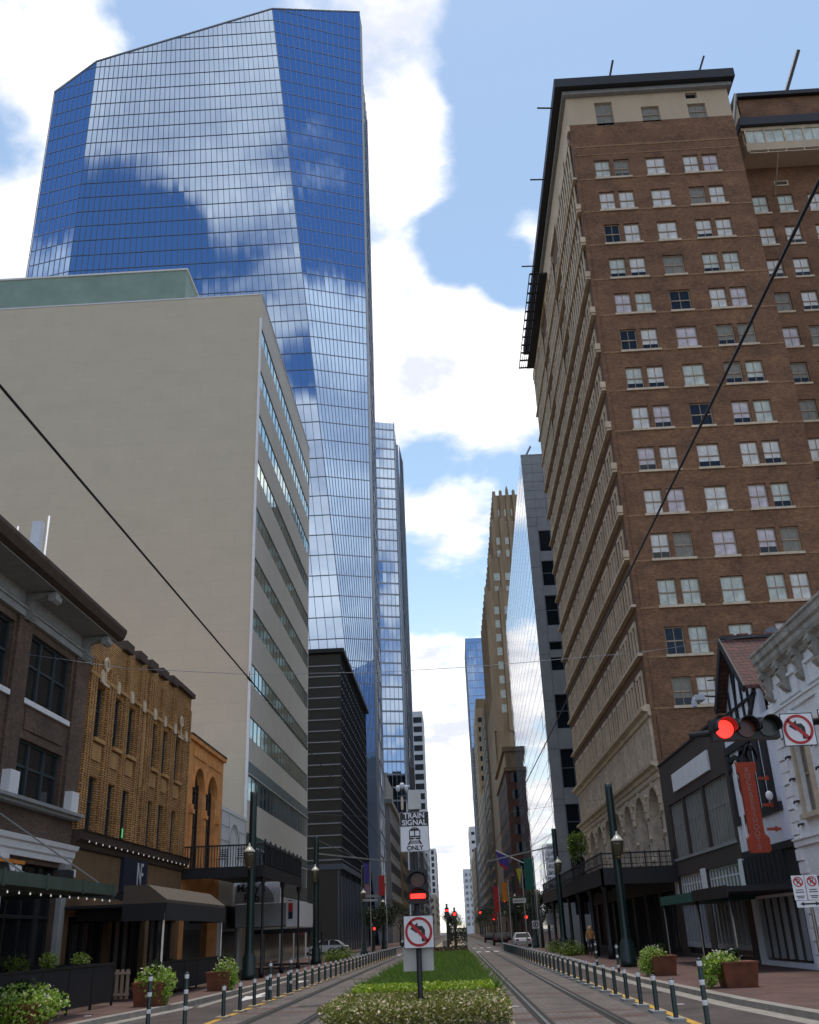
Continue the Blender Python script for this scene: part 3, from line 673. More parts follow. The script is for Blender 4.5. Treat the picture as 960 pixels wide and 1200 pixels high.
def white_block():
    Y0, L = 56.27, 6.7
    t = thing('block_building', 'small white blockwork building with an arched white window beside the orange one', 'building', (-13, Y0+L/2, 0))
    f = Fr(-13, Y0, R90)
    b = MB(f); b.facade(0, L, .13, 8.85, [(2.2, 5.2, 4.8, 8.05, 1), (1, .2, 6, 3.6)], .18); b.poly([(L, 0, 0), (L, 0, 8.85), (L, 20, 8.85), (L, 20, 0)]); b.poly([(0, 0, 0), (0, 8, 0), (0, 8, 8.85), (0, 0, 8.85)]); b.box((.0, .3, 8.6), (L, 19, 8.7)); b.build('wall', 'whiteconc', t)
    b = MB(f)
    for k, v in enumerate((5.4, 6.2, 7.0, 7.8, 8.6)):
        if v < 7.9: b.box((0, -.012, v), (2.1, -.001, v+.045)); b.box((4.9, -.012, v), (L, -.001, v+.045))
        else: b.box((0, -.012, v), (L, -.001, v+.045))
    b.box((0, -.012, 5.4), (.03, -.001, 8.64)); b.box((L-.03, -.012, 5.4), (L, -.001, 8.64)); b.box((2.06, -.011, 5.4), (2.1, -.001, 7.9)); b.box((4.9, -.011, 5.4), (4.94, -.001, 7.9)); b.box((2.06, -.011, 7.8), (2.1, -.001, 8.63))
    for k in range(14):
        a0, a1 = math.pi*k/14, math.pi*(k+1)/14
        b.slab([(3.5+1.3*math.cos(a0), 6.75+1.3*math.sin(a0)), (3.5+1.4*math.cos(a0), 6.75+1.4*math.sin(a0)), (3.5+1.4*math.cos(a1), 6.75+1.4*math.sin(a1)), (3.5+1.3*math.cos(a1), 6.75+1.3*math.sin(a1))], -.03, -.001)
    b.build('joint_lines', 'greytrim', t)
    b = MB(f); b.box((2.2, .12, 5.2), (4.8, .15, 8.06)); b.build('window', 'white', t)
    b = MB(f); b.box((1, .15, .2), (6, .18, 3.6)); b.build('shop_window', 'shopglass', t)
white_block()

# ------------------------------------------------------------------ beige office block
def beige():
    t = thing('office_building', 'tall beige concrete office block with a blank front wall and diagonal looking window bands', 'building', (-30, 77, 0))
    f = Fr(-13, 63, R90); L = 27.3; H = 49.3
    zs = [10.0, 13.98, 17.6, 21.5, 25.4, 29.3, 33.2, 37.1, 41.0, 44.9]
    ops = [(.35, z, L-.2, z+(1.7 if z < 12 else 1.45)) for z in zs if z < 47]+[(.35, 5.7, L-.2, 7.3)]
    b = MB(f); b.facade(0, L, 0, H, ops, .22); b.build('side_wall', 'beige_side', t)
    b = MB()
    x0 = -62
    b.poly([(x0, 63, 0), (-13, 63, 0), (-13, 63, H), (x0, 63, H)]); b.poly([(x0, 63, 0), (x0, 63, H), (x0, 63+L, H), (x0, 63+L, 0)]); b.poly([(x0, 63+L, 0), (x0, 63+L, H), (-13, 63+L, H), (-13, 63+L, 0)]); b.poly([(x0, 63, H-.3), (-13, 63, H-.3), (-13, 63+L, H-.3), (x0, 63+L, H-.3)])
    b.build('front_wall', 'beige', t)
    b = MB(); b.box((x0, 62.96, H), (-12.96, 63.4, H+.12)); b.box((-13.4, 63.4, H), (-12.96, 63+L, H+.12)); b.build('coping', 'whiteconc', t)
    b = MB(); b.box((-13.12, 62.9, 8.7), (-12.93, 62.998, 47)); b.m = 0; b.build('drain_pipe', 'white', t)
    for z in zs+[5.7]:
        h = 1.6 if z == 5.7 else (1.7 if z < 12 else 1.45)
        b = MB(f); b.box((.35, .06, z), (L-.2, .08, z+h)); w = b.build('window_band', 'greenglass', t)
        b = MB(f)
        for k in range(20): b.box((.35+k*1.4, .03, z), (.41+k*1.4, .06, z+h))
        b.box((.35, .035, z+.002), (L-.2, .06, z+.05)); b.box((.35, .035, z+h-.05), (L-.2, .06, z+h-.002))
        b.build('mullions', 'mullion', w)
    for z, h in ((11.7, .75), (7.3, .7), (4.6, 1.1)):
        b = MB(f); b.box((.3, -.05, z), (L, -.002, z+h)); b.m = 1; b.box((.3, -.08, z+h*.0-.06), (L, -.002, z)); b.build('spandrel', ['greenglassband', 'whiteconc'], t)
    # green plant room set back on the roof
    b = MB(); b.prism([(-62, 66), (-20.2, 66), (-20.2, 86), (-62, 86)], H, 54.6); b.build('penthouse', 'greenpaint', t)
    b = MB(); b.prism([(-62, 65.9), (-20.1, 65.9), (-20.1, 86.1), (-62, 86.1)], 54.6, 54.75); b.build('penthouse_coping', 'whiteconc', t)
    b = MB(f); b.box((6, -.04, 2.9), (L, -.002, 4.6)); b.build('base_panel', 'whiteconc', t)
    b = MB(f); b.box((17, -.06, 3.0), (18.6, -.041, 4.6)); b.build('window', 'bluepanel', t)
    for a in range(4):
        b = MB(f); b.box((1+a*6.5, -.03, .3), (6.6+a*6.5, -.002, 2.75)); b.build('shop_window', 'shopglass', t)
beige()

# ------------------------------------------------------------------ black ribbed office beyond the cross street
def dark_block():
    t = thing('office_building', 'black glass office block with thin silver horizontal fins', 'building', (-24, 136, 0))
    H = 34.7
    b = MB(); b.box((-40, 118, 0), (-13, 155, H)); b.build('wall', 'glassblock', t)
    b = MB()
    z = 9.9
    while z < H-.5:
        b.box((-40, 117.85, z), (-12.9, 117.998, z+.12)); b.box((-12.998, 117.85, z), (-12.85, 155, z+.09)); z += 1.36
    b.build('fins', 'fins', t)
    b = MB()
    for k in range(19): b.box((-12.998, 118+k*2, 8.2), (-12.8, 118.12+k*2, H))
    b.build('vertical_fins', 'black', t)
    b = MB(); b.box((-40.3, 117.4, H), (-12.4, 155.4, H+.5)); b.build('roof_slab', 'black', t)
    b = MB(); b.box((-40, 117.7, 8.9), (-12.7, 155.2, 9.5)); b.build('canopy_slab', 'mullion', t)
    b = MB()
    for k in range(12): b.box((-12.998, 118+k*3.2, .2), (-12.9, 118.25+k*3.2, 8.8))
    for k in range(8): b.box((-40+k*3.8, 117.88, .2), (-39.8+k*3.8, 117.998, 8.8))
    b.build('pillars', 'mullion', t)
dark_block()

# ------------------------------------------------------------------ faceted glass tower
def curtain(t, tl, tr, bl, br, nu, vs, glass, mull, name='glass_face', gridname='mullions', jit=.0035, out=1., barw=.15, secw=.08):
    """quad facet tl,tr,bl,br; bays nu, storey lines at the heights vs (clipped between the slanted top and the base)"""
    tl, tr, bl, br = map(Vector, (tl, tr, bl, br))
    nrm = (br-bl).cross(tl-bl).normalized()
    g = MB(); m = MB()
    def lerp(a, b_, s): return a+(b_-a)*s
    def colpt(s, z):
        lo, hi = lerp(bl, br, s), lerp(tl, tr, s)
        k = (z-lo.z)/max(hi.z-lo.z, 1e-6); return lerp(lo, hi, min(max(k, 0), 1)), k
    zz = sorted(vs)
    for i in range(nu):
        s0, s1 = i/nu, (i+1)/nu
        prev = [lerp(bl, br, s0), lerp(bl, br, s1)]
        for z in zz+[1e9]:
            a, ka = colpt(s0, z); c, kc = colpt(s1, z)
            if ka <= 0 and kc <= 0: continue
            dx, dy = random.uniform(-jit, jit), random.uniform(-jit, jit)
            w_ = (prev[1]-prev[0]).length; h_ = (a-prev[0]).length
            if h_ > .05:
                q = [prev[0]+nrm*(-dx*w_/2-dy*h_/2), prev[1]+nrm*(dx*w_/2-dy*h_/2), c+nrm*(dx*w_/2+dy*h_/2), a+nrm*(-dx*w_/2+dy*h_/2)]
                g.poly([tuple(x) for x in q])
            prev = [a, c]
            if ka >= 1 and kc >= 1: break
    up = Vector((0, 0, 1))
    def bar(a, b_, w, out_=.1):
        out_ *= out
        dr = (b_-a).normalized(); sd_ = dr.cross(nrm).normalized()*w/2
        p = [a-sd_, a+sd_, b_+sd_, b_-sd_]; o = nrm*out_; i_ = nrm*.01
        m.poly([tuple(x+o) for x in p])
        for j in range(4):
            x, y = p[j], p[(j+1) % 4]; m.poly([tuple(x+i_), tuple(x+o), tuple(y+o), tuple(y+i_)])
    for i in range(nu+1):
        bar(lerp(bl, br, i/nu), lerp(tl, tr, i/nu), secw, .12)
    for z in zz:
        pts = []
        N = nu
        for i in range(N+1):
            p, k = colpt(i/N, z)
            if 0 <= k <= 1: pts.append(p)
        if len(pts) > 1: bar(pts[0], pts[-1], barw, .09)
    go = g.build(name, glass, t); m.build(gridname, mull, go)
    return go
def big_tower():
    t = thing('glass_tower', 'huge faceted blue glass tower with a slanted roofline', 'skyscraper', (-45, 190, 0))
    fl = [217.7-4.15*k*1.0 for k in range(0, 52)]
    half = [z for z in fl if z > 0]
    A = (-89.0, 171.9); B = (-78.2, 169.2)
    C1 = (-34.6, 169.2, 217.7); C0 = (-12.5, 169.2, 0)
    curtain(t, (A[0], A[1], 196.5), (B[0], B[1], 203.0), (A[0], A[1], 0), (B[0], B[1], 0), 8, half, 'glassblue', 'bluemul', 'left_face')
    curtain(t, (B[0], B[1], 203.0), C1, (B[0], B[1], 0), C0, 38, half, 'glasspale', 'mullion', 'main_face')
    D1 = (-13.0, 177.0, 224.3)
    # triangle-like facet between the crease and the street corner
    curtain(t, C1, D1, C0, (-12.49, 169.21, 0), 15, half, 'glassblue', 'bluemul', 'corner_face')
    # bright edge along the crease and the roofline
    b = MB(); b.tube([tuple(Vector(C0).lerp(Vector(C1), .27)), C1], .12, 5); b.tube([(A[0], A[1], 0), (A[0], A[1], 196.6)], .25, 5); b.tube([(A[0], A[1], 196.6), (B[0], B[1], 203.1), C1, D1], .3, 5); b.build('edge_trim', 'bluemul', t)
    # street side: silver corner pier, glass strip, set-back wing
    b = MB()
    b.poly([(-12.49, 169.21, 0), (-12.3, 173.5, 0), (-12.75, 181.5, 224.2), (-13, 177, 224.2)]); b.build('corner_pier', 'concgrey', t)
    curtain(t, (-12.75, 181.5, 203), (-12.75, 193, 203), (-12.3, 173.6, 0), (-12.75, 193, 0), 4, half, 'glasspale', 'bluemul', 'street_face')
    b = MB(); b.poly([(-89, 172, 0), (-89, 172, 196), (-89, 196, 196), (-89, 196, 0)]); b.poly([(-12.75, 193, 0), (-12.75, 193, 203), (-14.5, 196, 203), (-14.5, 196, 0)])
    b.poly([(-89, 196, 0), (-89, 196, 196), (-14.5, 196, 203), (-14.5, 196, 0)]); b.poly([(-89, 172, 196.3), (-78.2, 169.4, 202.8), (-34.6, 169.4, 217.4), (-13, 177.2, 223.9), (-14.5, 196, 203), (-89, 196, 196)]); b.build('back_wall', 'glassdark', t)
big_tower()
def second_tower():
    t = thing('glass_tower', 'slender blue glass tower with close horizontal bands behind the faceted tower', 'skyscraper', (-26, 330, 0))
    vs = [3.9*k for k in range(1, 44)]
    curtain(t, (-40, 295.5, 170.5), (-13.2, 303, 170.5), (-40, 295.5, 0), (-13.2, 303, 0), 20, vs, 'glasspale', 'bluemul', 'front_face', barw=.55, secw=.1)
    curtain(t, (-13.2, 303, 170.5), (-13.2, 330, 170.5), (-13.2, 303, 0), (-13.2, 330, 0), 9, vs, 'glassblue', 'bluemul', 'street_face', barw=.6, secw=.12)
    curtain(t, (-12.6, 330, 176), (-12.6, 366, 186), (-12.6, 330, 0), (-12.6, 366, 0), 12, vs, 'glassblue', 'mullion', 'rear_face', barw=.6, secw=.12)
    b = MB(); b.box((-40, 303.3, 0), (-13.6, 330, 170.2)); b.box((-38, 330, 0), (-13, 366, 176)); b.build('core', 'glassdark', t)
    b = MB(); b.box((-13.2, 302.6, 0), (-12.9, 303.0, 171)); b.box((-12.9, 365, 0), (-12.4, 367, 187)); b.build('corner_pier', 'silver', t)
second_tower()
def banded(name, label, x0, x1, y0, y1, H, zstep, mwall, mband, bandh=.5, z0=6, cols=0, face='both', loc=None):
    """tower with storey bands of glass; returns the thing"""
    t = thing(name, label, 'building', ((x0+x1)/2, y0, 0))
    b = MB(); b.box((x0, y0, 0), (x1, y1, H)); b.build('wall', mwall, t)
    xs = x1 if x1 < 0 else x0; sg = 1 if x1 < 0 else -1
    b = MB(); b2 = MB()
    z = z0
    while z+zstep*bandh < H-.5:
        if cols:
            n = cols; w = (x1-x0)/(n+.4)
            for k in range(n): b.box((x0+w*(k+.35), y0-.06, z), (x0+w*(k+.35)+w*.6, y0-.01, z+zstep*bandh))
            m = max(2, int((y1-y0)/2.6))
            for k in range(m): u = y0+(k+.25)*(y1-y0)/m; b2.box((xs-.01*-sg, u, z), (xs+.06*sg, u+(y1-y0)/m*.55, z+zstep*bandh))
        else:
            b.box((x0+.5, y0-.06, z), (x1-.5, y0-.01, z+zstep*bandh)); b2.box((xs+.01*sg, y0+.5, z), (xs+.06*sg, y1-.5, z+zstep*bandh))
        z += zstep
    b.build('front_windows', mband, t)['kind'] = 'stuff'; b2.build('street_windows', 'dullglass' if 'glass' in mband else mband, t)['kind'] = 'stuff'
    return t
banded('apartment_tower', 'white tower with dark horizontal window bands, far left side of the street', -27, -12.9, 540, 570, 116.5, 5.2, 'whiteconc', 'glassblock', .62)
t = banded('stone_building', 'old grey limestone building with a stepped top beside the blue towers', -34, -12.9, 212, 250, 27.5, 3.9, 'palestone', 'glassblock', .5, cols=8)
b = MB(); b.box((-33, 213, 27.5), (-13.7, 240, 33.9)); b.box((-30, 214, 33.9), (-17, 236, 36.5)); b.build('upper_storey', 'palestone', t)
b = MB(); b.box((-34.4, 211.3, 27.3), (-12.3, 250.5, 28.2)); b.box((-34.2, 211.6, 8.3), (-12.6, 250.3, 9)); b.build('cornice', 'palestone', t)
b = MB()
for k in range(3): b.box((-16.6-k*3, 212.9, 29.4), (-15.4-k*3, 212.99, 32))
b.build('upper_windows', 'glassblock', t)
banded('office_building', 'brown low office beyond the grey limestone building', -30, -12.7, 258, 296, 24, 4, 'tanstone_b', 'glassblock', .5, cols=7)
banded('office_building', 'dark grey office block just past the slender blue tower', -30, -12.7, 372, 420, 46, 4, 'concgrey', 'glassblock', .6, cols=6)
banded('office_building', 'cream office block with grid windows far down the left side', -30, -12.7, 440, 520, 36, 4, 'palestone', 'glassblock', .6, cols=6)
banded('apartment_tower', 'white grid fronted tower far down the street on the left', -34, -11.5, 700, 760, 55, 4.1, 'whiteconc', 'glassdark', .68, cols=7)
banded('office_building', 'low beige office far down the street on the left', -30, -11.0, 600, 690, 22, 4, 'beige', 'glassblock', .5, cols=6)

# ------------------------------------------------------------------ the brown brick hotel
def hotel():
    t = thing('brick_hotel', 'towering brown brick hotel with pale terracotta street front and pale curtains in sash windows', 'building', (24, 74, 0))
    f = Fr(12.2, 56.5, 0)
    rows = [53.33-3.073*k for k in range(14)]
    cols = [(1.28, 1.15), (2.72, 1.15), (5.15, 1.45), (7.95, 1.16), (9.4, 1.16)]
    ops = [(u, z, u+w, z+1.72) for z in rows for u, w in cols]
    top = [(1.95, 58.5, 3.3, 60.9), (5.5, 58.62, 6.9, 60.2), (9.1, 58.72, 10.5, 60.2), (9.1, 60.75, 10.0, 61.35)]
    tl = [(a, max(b_, 58.75), c, d) for a, b_, c, d in top]
    b = MB(f); b.facade(-.2, 12.4, 0, 58.75, ops+[(top[0][0], 58.5, top[0][2], 58.75), (top[1][0], 58.62, top[1][2], 58.75)], .22)
    b.poly([(12.4, 0, 0), (12.4, 4, 0), (12.4, 4, 62), (12.4, 0, 62)])
    b.build('front_wall', 'hotelbrick', t)
    b = MB(f); b.facade(-.2, 12.4, 58.75, 61.9, tl, .22); b.poly([(-.2, 0, 58.75), (-.2, 36.5, 58.75), (-.2, 36.5, 61.9), (-.2, 0, 61.9)]); b.build('attic_wall', 'stucco_tan', t)
    b = MB(f)
    for z in rows: b.box((0, -.03, z-.17), (12.4, -.001, z-.04))
    b.box((0, -.03, 56.35), (12.4, -.001, 56.5)); b.box((0, -.03, 55.55), (12.4, -.001, 55.65)); b.box((0, -.02, 10.1), (12.4, -.001, 10.3))
    b.build('string_course', 'hotelband', t)
    b = MB(); b.box((11.1, 55.6, 61.9), (25.1, 60, 62.75)); b.box((11.1, 60, 61.9), (20, 93.6, 62.75)); b.m = 1; b.box((11.7, 56.1, 61.55), (24.9, 59, 61.9)); b.box((11.7, 59, 61.55), (13, 93.3, 61.9)); b.build('cornice', ['black', 'greytrim'], t)
    rnd = random.Random(5)
    pcs = ['curtain', 'curtain', 'curtain_green', 'curtain_lilac', 'blinds', 'darkglass', 'blinds', 'curtain_green']
    for r, z in enumerate(rows):
        for i, (u, w) in enumerate(cols):
            pane = rnd.choice(pcs[:5]) if rnd.random() > .07 else 'darkglass'
            window(t, f, u, z, w, 1.72, 'sash2' if rnd.random() < .33 else 'sash', pane, 'frame_tan', None)
        for a, c in ((cols[0][0], cols[1][0]+1.15), (cols[2][0], cols[2][0]+1.45), (cols[3][0], cols[4][0]+1.16)):
            b = MB(f); b.box((a-.1, -.12, z-.16), (c+.1, -.031, z-.002)); b.build('sill', 'sill', t)
    for a, b_, c, d in top[:3]: window(t, f, a, b_, c-a, d-b_, 'sash', 'blinds', 'frame_tan')
    window(t, f, *top[3][:2], .9, .6, 'plain', 'darkglass', 'frame_tan')
    # set-back wing on the right
    g = Fr(24.6, 60, 0)
    wr = [52.05-3.073*k for k in range(14)]; wc = [(1.5, 1.2), (3.5, 1.2), (5.85, 1.2), (8.2, 1.2), (10.5, 1.2)]
    b = MB(g); b.facade(0, 22, 0, 57, [(u, z, u+w, z+1.72) for z in wr for u, w in wc], .22)
    b.box((2.1, .02, 60.3), (22, 10, 63.9)); b.box((.9, -.02, 54.6), (.95, .0, 54.61)); b.build('wing_wall', 'hotelbrick', t)
    for z in wr:
        for u, w in wc[:4]:
            window(t, g, u, z, w, 1.72, 'sash2' if rnd.random() < .3 else 'sash', rnd.choice(pcs[:5]), 'frame_tan', 'sill')
    b = MB(g)
    for z in wr: b.box((0, -.03, z-.17), (1.3, -.001, z-.04))
    b.build('string_course', 'hotelband', t)
    b = MB(g); b.box((1.2, -1.9, 56.5), (22, .0, 57.35)); b.box((1.2, -1.6, 57.35), (1.35, 0, 59)); b.box((1.2, -.2, 57.35), (22, 0, 59)); b.m = 1; b.box((1.1, -1.85, 58.75), (22, .1, 59.0)); b.m = 2; b.box((1.0, -2.2, 59.0), (22, .1, 59.75)); b.build('sunroom', ['stucco_tan', 'sill', 'black'], t)
    b = MB(g); b.box((1.35, -1.75, 57.35), (22, -1.7, 58.75)); w = b.build('sunroom_window', 'curtain_green', t)
    b = MB(g)
    for k in range(14): b.box((1.3+k*1.5, -1.86, 57.35), (1.42+k*1.5, -1.76, 58.75)); 
    for k in range(13): b.box((2.05+k*1.5, -1.8, 57.35), (2.09+k*1.5, -1.76, 58.75))
    b.box((1.3, -1.84, 57.35), (21, -1.77, 57.42)); b.box((1.3, -1.84, 58.68), (21, -1.77, 58.74))
    b.build('mullions', 'sill', w)
    b = MB(g)
    b.box((1.3, -2.05, 56.2), (22, -1.95, 56.26)); b.box((1.3, -2.05, 56.5), (22, -1.95, 56.56))
    for k in range(15): b.box((1.3+k*1.4, -2.04, 56.25), (1.36+k*1.4, -1.97, 56.5))
    b.tube([(3.5, -1.9, 56.2), (3.3, -.1, 53.6)], .07, 6); b.build('balcony_frame', 'sill', t)
    b = MB(g); b.slab([(1.25, 59.75), (2.2, 59.75), (2.2, 63.9)], .02, 9.8); b.build('gable', 'stucco_tan', t)
    b = MB(g); b.box((1.9, -.35, 63.9), (22, 10, 64.3)); b.tube([(1.0, -.3, 59.7), (2.05, -.3, 64.2)], .16, 5); b.build('penthouse_roof', 'black', t)
    window(t, g, 4.1, 61.6, 1.5, 1.5, 'sash2', 'blinds', 'frame_tan', 'sill'); window(t, g, 8.3, 61.6, 1.5, 1.5, 'sash', 'curtain', 'frame_tan', 'sill')
    b = MB(g); b.box((3.5, -.05, 54.6), (4.6, -.001, 55.1)); b.m = 1; b.box((3.62, -.06, 54.7), (4.48, -.05, 55)); b.build('vent', ['sill', 'darktrim'], t)
    # street front, facing the tracks
    s = Fr(12, 93, -R90); L = 36.5
    ops2 = []; groups = []
    pat = [2, 3, 3, 1, 1, 3, 3, 1, 1, 3, 3, 2]; gap = {1: .75, 2: .95, 3: .95}
    tot = sum({1: 1.0, 2: 1.95, 3: 2.8}[p] for p in pat); sp_ = (L-1.6-tot)/(len(pat)-1)
    u = L-.85
    for p in pat:
        w = {1: 1.0, 2: 1.95, 3: 2.8}[p]; groups.append((u-w, u, p)); u -= w+sp_
    srows = [13.45+3.073*k for k in range(14)]
    for z in srows:
        for a, c, p in groups:
            n = p
            for k in range(n):
                w0 = (c-a)/n; ops2.append((a+w0*k+.17, z+.28, a+w0*(k+1)-.17, z+2.05))
    b = MB(s); b.facade(0, L, 13.2, 58.75, ops2, .3); b.poly([(0, 0, 0), (0, 20, 0), (0, 20, 60), (0, 0, 60)]); b.build('street_wall', 'spandrel', t)
    b = MB(s); b.box((0, .27, 13.2), (L, .29, 57)); b.build('street_windows', 'blinds', t)
    b = MB(s); b2 = MB(s)
    for i, z in enumerate(srows):
        b.box((0, -.3, z-.06), (L+.02, -.001, z+.1))
        for a, c, p in groups:
            b2.box((a-.06, -.09, z+2.07), (c+.06, -.001, z+2.32))
            n = p
            for k in range(n+1):
                x = a+(c-a)*k/n; b2.box((x-.15 if k else x-.06, -.1, z+.1), (x+.15 if k < n else x+.06, -.001, z+2.07))
            for k in range(n):
                x0 = a+(c-a)*k/n+.17; x1 = a+(c-a)*(k+1)/n-.17; b2.box((x0, .2, z+1.12), (x1, .265, z+1.2)); b2.box(((x0+x1)/2-.03, .2, z+.28), ((x0+x1)/2+.03, .265, z+2.05))
    b.build('ledge', 'terracotta', t)['kind'] = 'stuff'; b2.build('window_surround', 'terracotta', t)['kind'] = 'stuff'
    b = MB(s)           # tall ornate top storeys
    for a, c, p in groups:
        if p > 1:
            for k in range(p+1): x = a+(c-a)*k/p; b.box((x-.2, -.16, 44.3), (x+.2, -.101, 57.6))
            b.box((a-.2, -.2, 57.3), (c+.2, -.003, 58.1))
    b.box((0, -.2, 58.1), (L+.05, -.002, 58.75)); b.build('top_ornament', 'terracotta', t)
    b = MB(s)
    for z in srows[3:13:1]: b.slab([(L-.05, z+.1), (L+.12, z+.1), (L+.12, z+.55), (L-.05, z+.4)], -.36, -.0)
    b.build('corner_block', 'terracotta', t)['kind'] = 'stuff'
    # pale frieze storey and arcade
    fo = []
    n = 8; pw = L/n
    for k in range(n):
        x = k*pw
        for q in (10.75, 11.6, 12.45): fo += [(x+.22, q-.22, x+.58, q+.2)]
        for j in range(3): fo += [(x+1.25+j*1.05, 10.5, x+1.95+j*1.05, 12.7)]
    b = MB(s); b.facade(0, L, 10.1, 13.0, fo, .3); b.build('frieze_wall', 'terra_pale', t)
    b = MB(s); b.box((0, .28, 10.2), (L, .31, 13)); b.build('frieze_windows', 'darktrim', t)
    b = MB(s)
    for k in range(n):
        x = k*pw
        for j in range(4): b.box((x+.98+j*1.05, -.12, 10.35), (x+1.2+j*1.05, -.001, 12.75))
    b.build('frieze_pilasters', 'terra_pale', t)['kind'] = 'stuff'
    b = MB(s); b.profile([(0, 12.85), (-.15, 12.9), (-.2, 13.1), (-.5, 13.2), (-.55, 13.42), (0, 13.45)], -.05, L+.1); b.profile([(0, 9.75), (-.12, 9.8), (-.18, 10.0), (-.4, 10.08), (-.45, 10.25), (0, 10.28)], -.05, L+.1)
    b.profile([(0, 9.35), (-.1, 9.4), (-.14, 9.5), (0, 9.55)], 0, L+.05); b.build('cornice', 'terracotta', t)
    ao = [(k*pw+.75, 4.6, k*pw+pw-.75, 9.1, 1) for k in range(n)]
    b = MB(s); b.facade(0, L, 4.3, 10.1, ao, .6); b.build('arcade_wall', 'terra_pale', t)
    b = MB(s)
    for k in range(n):
        x = k*pw; cx = x+pw/2; r = (pw-1.5)/2; cy = 9.1-r
        for j in range(12):
            a0, a1 = math.pi*j/12, math.pi*(j+.82)/12
            b.slab([(cx+r*math.cos(a0), cy+r*math.sin(a0)), (cx+(r+.3)*math.cos(a0), cy+(r+.3)*math.sin(a0)), (cx+(r+.3)*math.cos(a1), cy+(r+.3)*math.sin(a1)), (cx+r*math.cos(a1), cy+r*math.sin(a1))], -.09, -.001)
        for q in (5.2, 6.4, 7.6, 8.8): b.disc((x+.02 if k else .4, q), .2, -.14, -.001, 4)
    b.disc((L-.4, 6.4), .2, -.14, -.001, 4); b.disc((L-.4, 7.6), .2, -.14, -.001, 4)
    b.build('arch_trim', 'terracotta', t)['kind'] = 'stuff'
    for k in range(n):
        b = MB(s); b.box((k*pw+.75, .55, 4.6), (k*pw+pw-.75, .58, 9.12)); w = b.build('arched_window', 'blinds', t)
        b = MB(s)
        for j in range(1, 4): b.box((k*pw+.75+j*(pw-1.5)/4-.04, .48, 4.6), (k*pw+.75+j*(pw-1.5)/4+.04, .55, 9.0))
        for q in (6.3, 7.5): b.box((k*pw+.75, .47, q), (k*pw+pw-.75, .55, q+.1))
        b.build('frame', 'frame_tan', w)
    # dark shopfronts under the canopy
    b = MB(s); b.facade(0, L, .13, 4.3, [(k*pw+.5, .3, k*pw+pw-.5, 3.4) for k in range(n)], .3); b.build('shop_wall', 'shopdark', t)
    for k in range(n):
        b = MB(s); b.box((k*pw+.5, .27, .3), (k*pw+pw-.5, .29, 3.4)); b.m = 1
        for j in range(5): b.box((k*pw+.5+j*(pw-1.06)/4, .2, .3), (k*pw+.56+j*(pw-1.06)/4, .27, 3.4))
        b.build('shop_window', ['shopred' if k in (0, 1) else 'shopglass', 'black'], t)
    b = MB(); b.poly([(46, 60, 0), (46, 93, 0), (46, 93, 60), (46, 60, 60)]); b.poly([(12, 93, 0), (12, 93, 61.9), (46, 93, 61.9), (46, 93, 0)]); b.poly([(12.3, 57, 61), (24.6, 57, 61), (24.6, 93, 61), (12.3, 93, 61)]); b.poly([(24.6, 60.1, 57), (46, 60.1, 57), (46, 93, 57), (24.6, 93, 57)]); b.build('rear_wall', 'hotelbrick', t)
    # open lattice shelf hung below the cornice
    b = MB(); b.box((11.0, 74.4, 58.4), (11.98, 91, 58.6)); b.box((10.1, 74.4, 58.45), (10.18, 91, 58.55))
    for k in range(12): y = 74.4+k*16.5/11; b.box((10.18, y-.12, 58.46), (11.0, y+.12, 58.54))
    for x in (10.38, 10.6, 10.82): b.box((x, 74.4, 58.48), (x+.045, 91, 58.55))
    b.build('lattice_shelf', 'black', t)
    for (x, y, z, dx, dy, dz) in ((15.5, 55.6, 62.75, .25, -.6, .95), (22.5, 55.6, 62.75, .35, -.5, .9)):
        b = MB(); b.tube([(x, y+.3, z), (x+dx, y+dy, z+dz)], .09, 6); b.build('rod', 'black', t)
    for y in (58, 66, 78):
        b = MB(); b.tube([(11.2, y, 62.2), (9.9, y-.3, 62.0)], .07, 6); b.build('rod', 'black', t)
    b = MB(g); b.tube([(6.2, 0, 64.2), (7.4, -1.5, 67.4)], .17, 6); b.build('mast', 'black', t)
    # iron canopy with balcony over the pavement
    b = MB(); b.box((7.95, 55.3, 4.42), (11.98, 93, 4.6)); b.m = 0
    b.box((7.9, 55.2, 3.75), (8.02, 93.1, 4.55)); b.box((7.9, 55.2, 3.75), (11.98, 55.3, 4.55)); b.box((8.02, 93, 3.75), (11.98, 93.1, 4.55))
    for k in range(9): b.box((8.02, 56+k*4.55, 4.2), (11.98, 56.12+k*4.55, 4.42))
    b.build('canopy', 'black', t)
    b = MB()
    b.box((7.93, 55.25, 5.28), (8.0, 93, 5.36)); b.box((7.93, 55.25, 4.75), (8.0, 93, 4.79)); b.box((8.0, 55.25, 5.28), (11.98, 55.32, 5.36)); b.box((8.0, 55.25, 4.75), (11.98, 55.3, 4.79)); b.box((8.0, 55.25, 5.05), (11.98, 55.3, 5.08))
    for k in range(95): b.box((7.95, 55.3+k*.4, 4.6), (7.98, 55.33+k*.4, 5.28))
    for k in range(20): b.box((8.05+k*.2, 55.26, 4.6), (8.07+k*.2, 55.29, 5.28))
    for k in range(6): b.box((8+k*.78, 55.24, 4.6), (8.07+k*.78, 55.31, 5.42))
    b.build('balcony_railing', 'black', t)
    for k in range(7):
        for x in (8.15, ):
            b = MB(); y = 56.2+k*6.0; b.lathe((x, y, .13), [(.2, 0), (.2, .5), (.13, .6), (.1, 3.2), (.2, 3.5), (.2, 3.62)], 10); b.build('iron_column', 'black', t)
    for (x, y) in ((9.5, 57.5), (10.3, 58.6)):
        b = MB(); b.lathe((x, y, 3.95), [(.02, .2), (.1, .18), (.1, .0)], 8); b.build('downlight', 'bulb', t)
hotel()

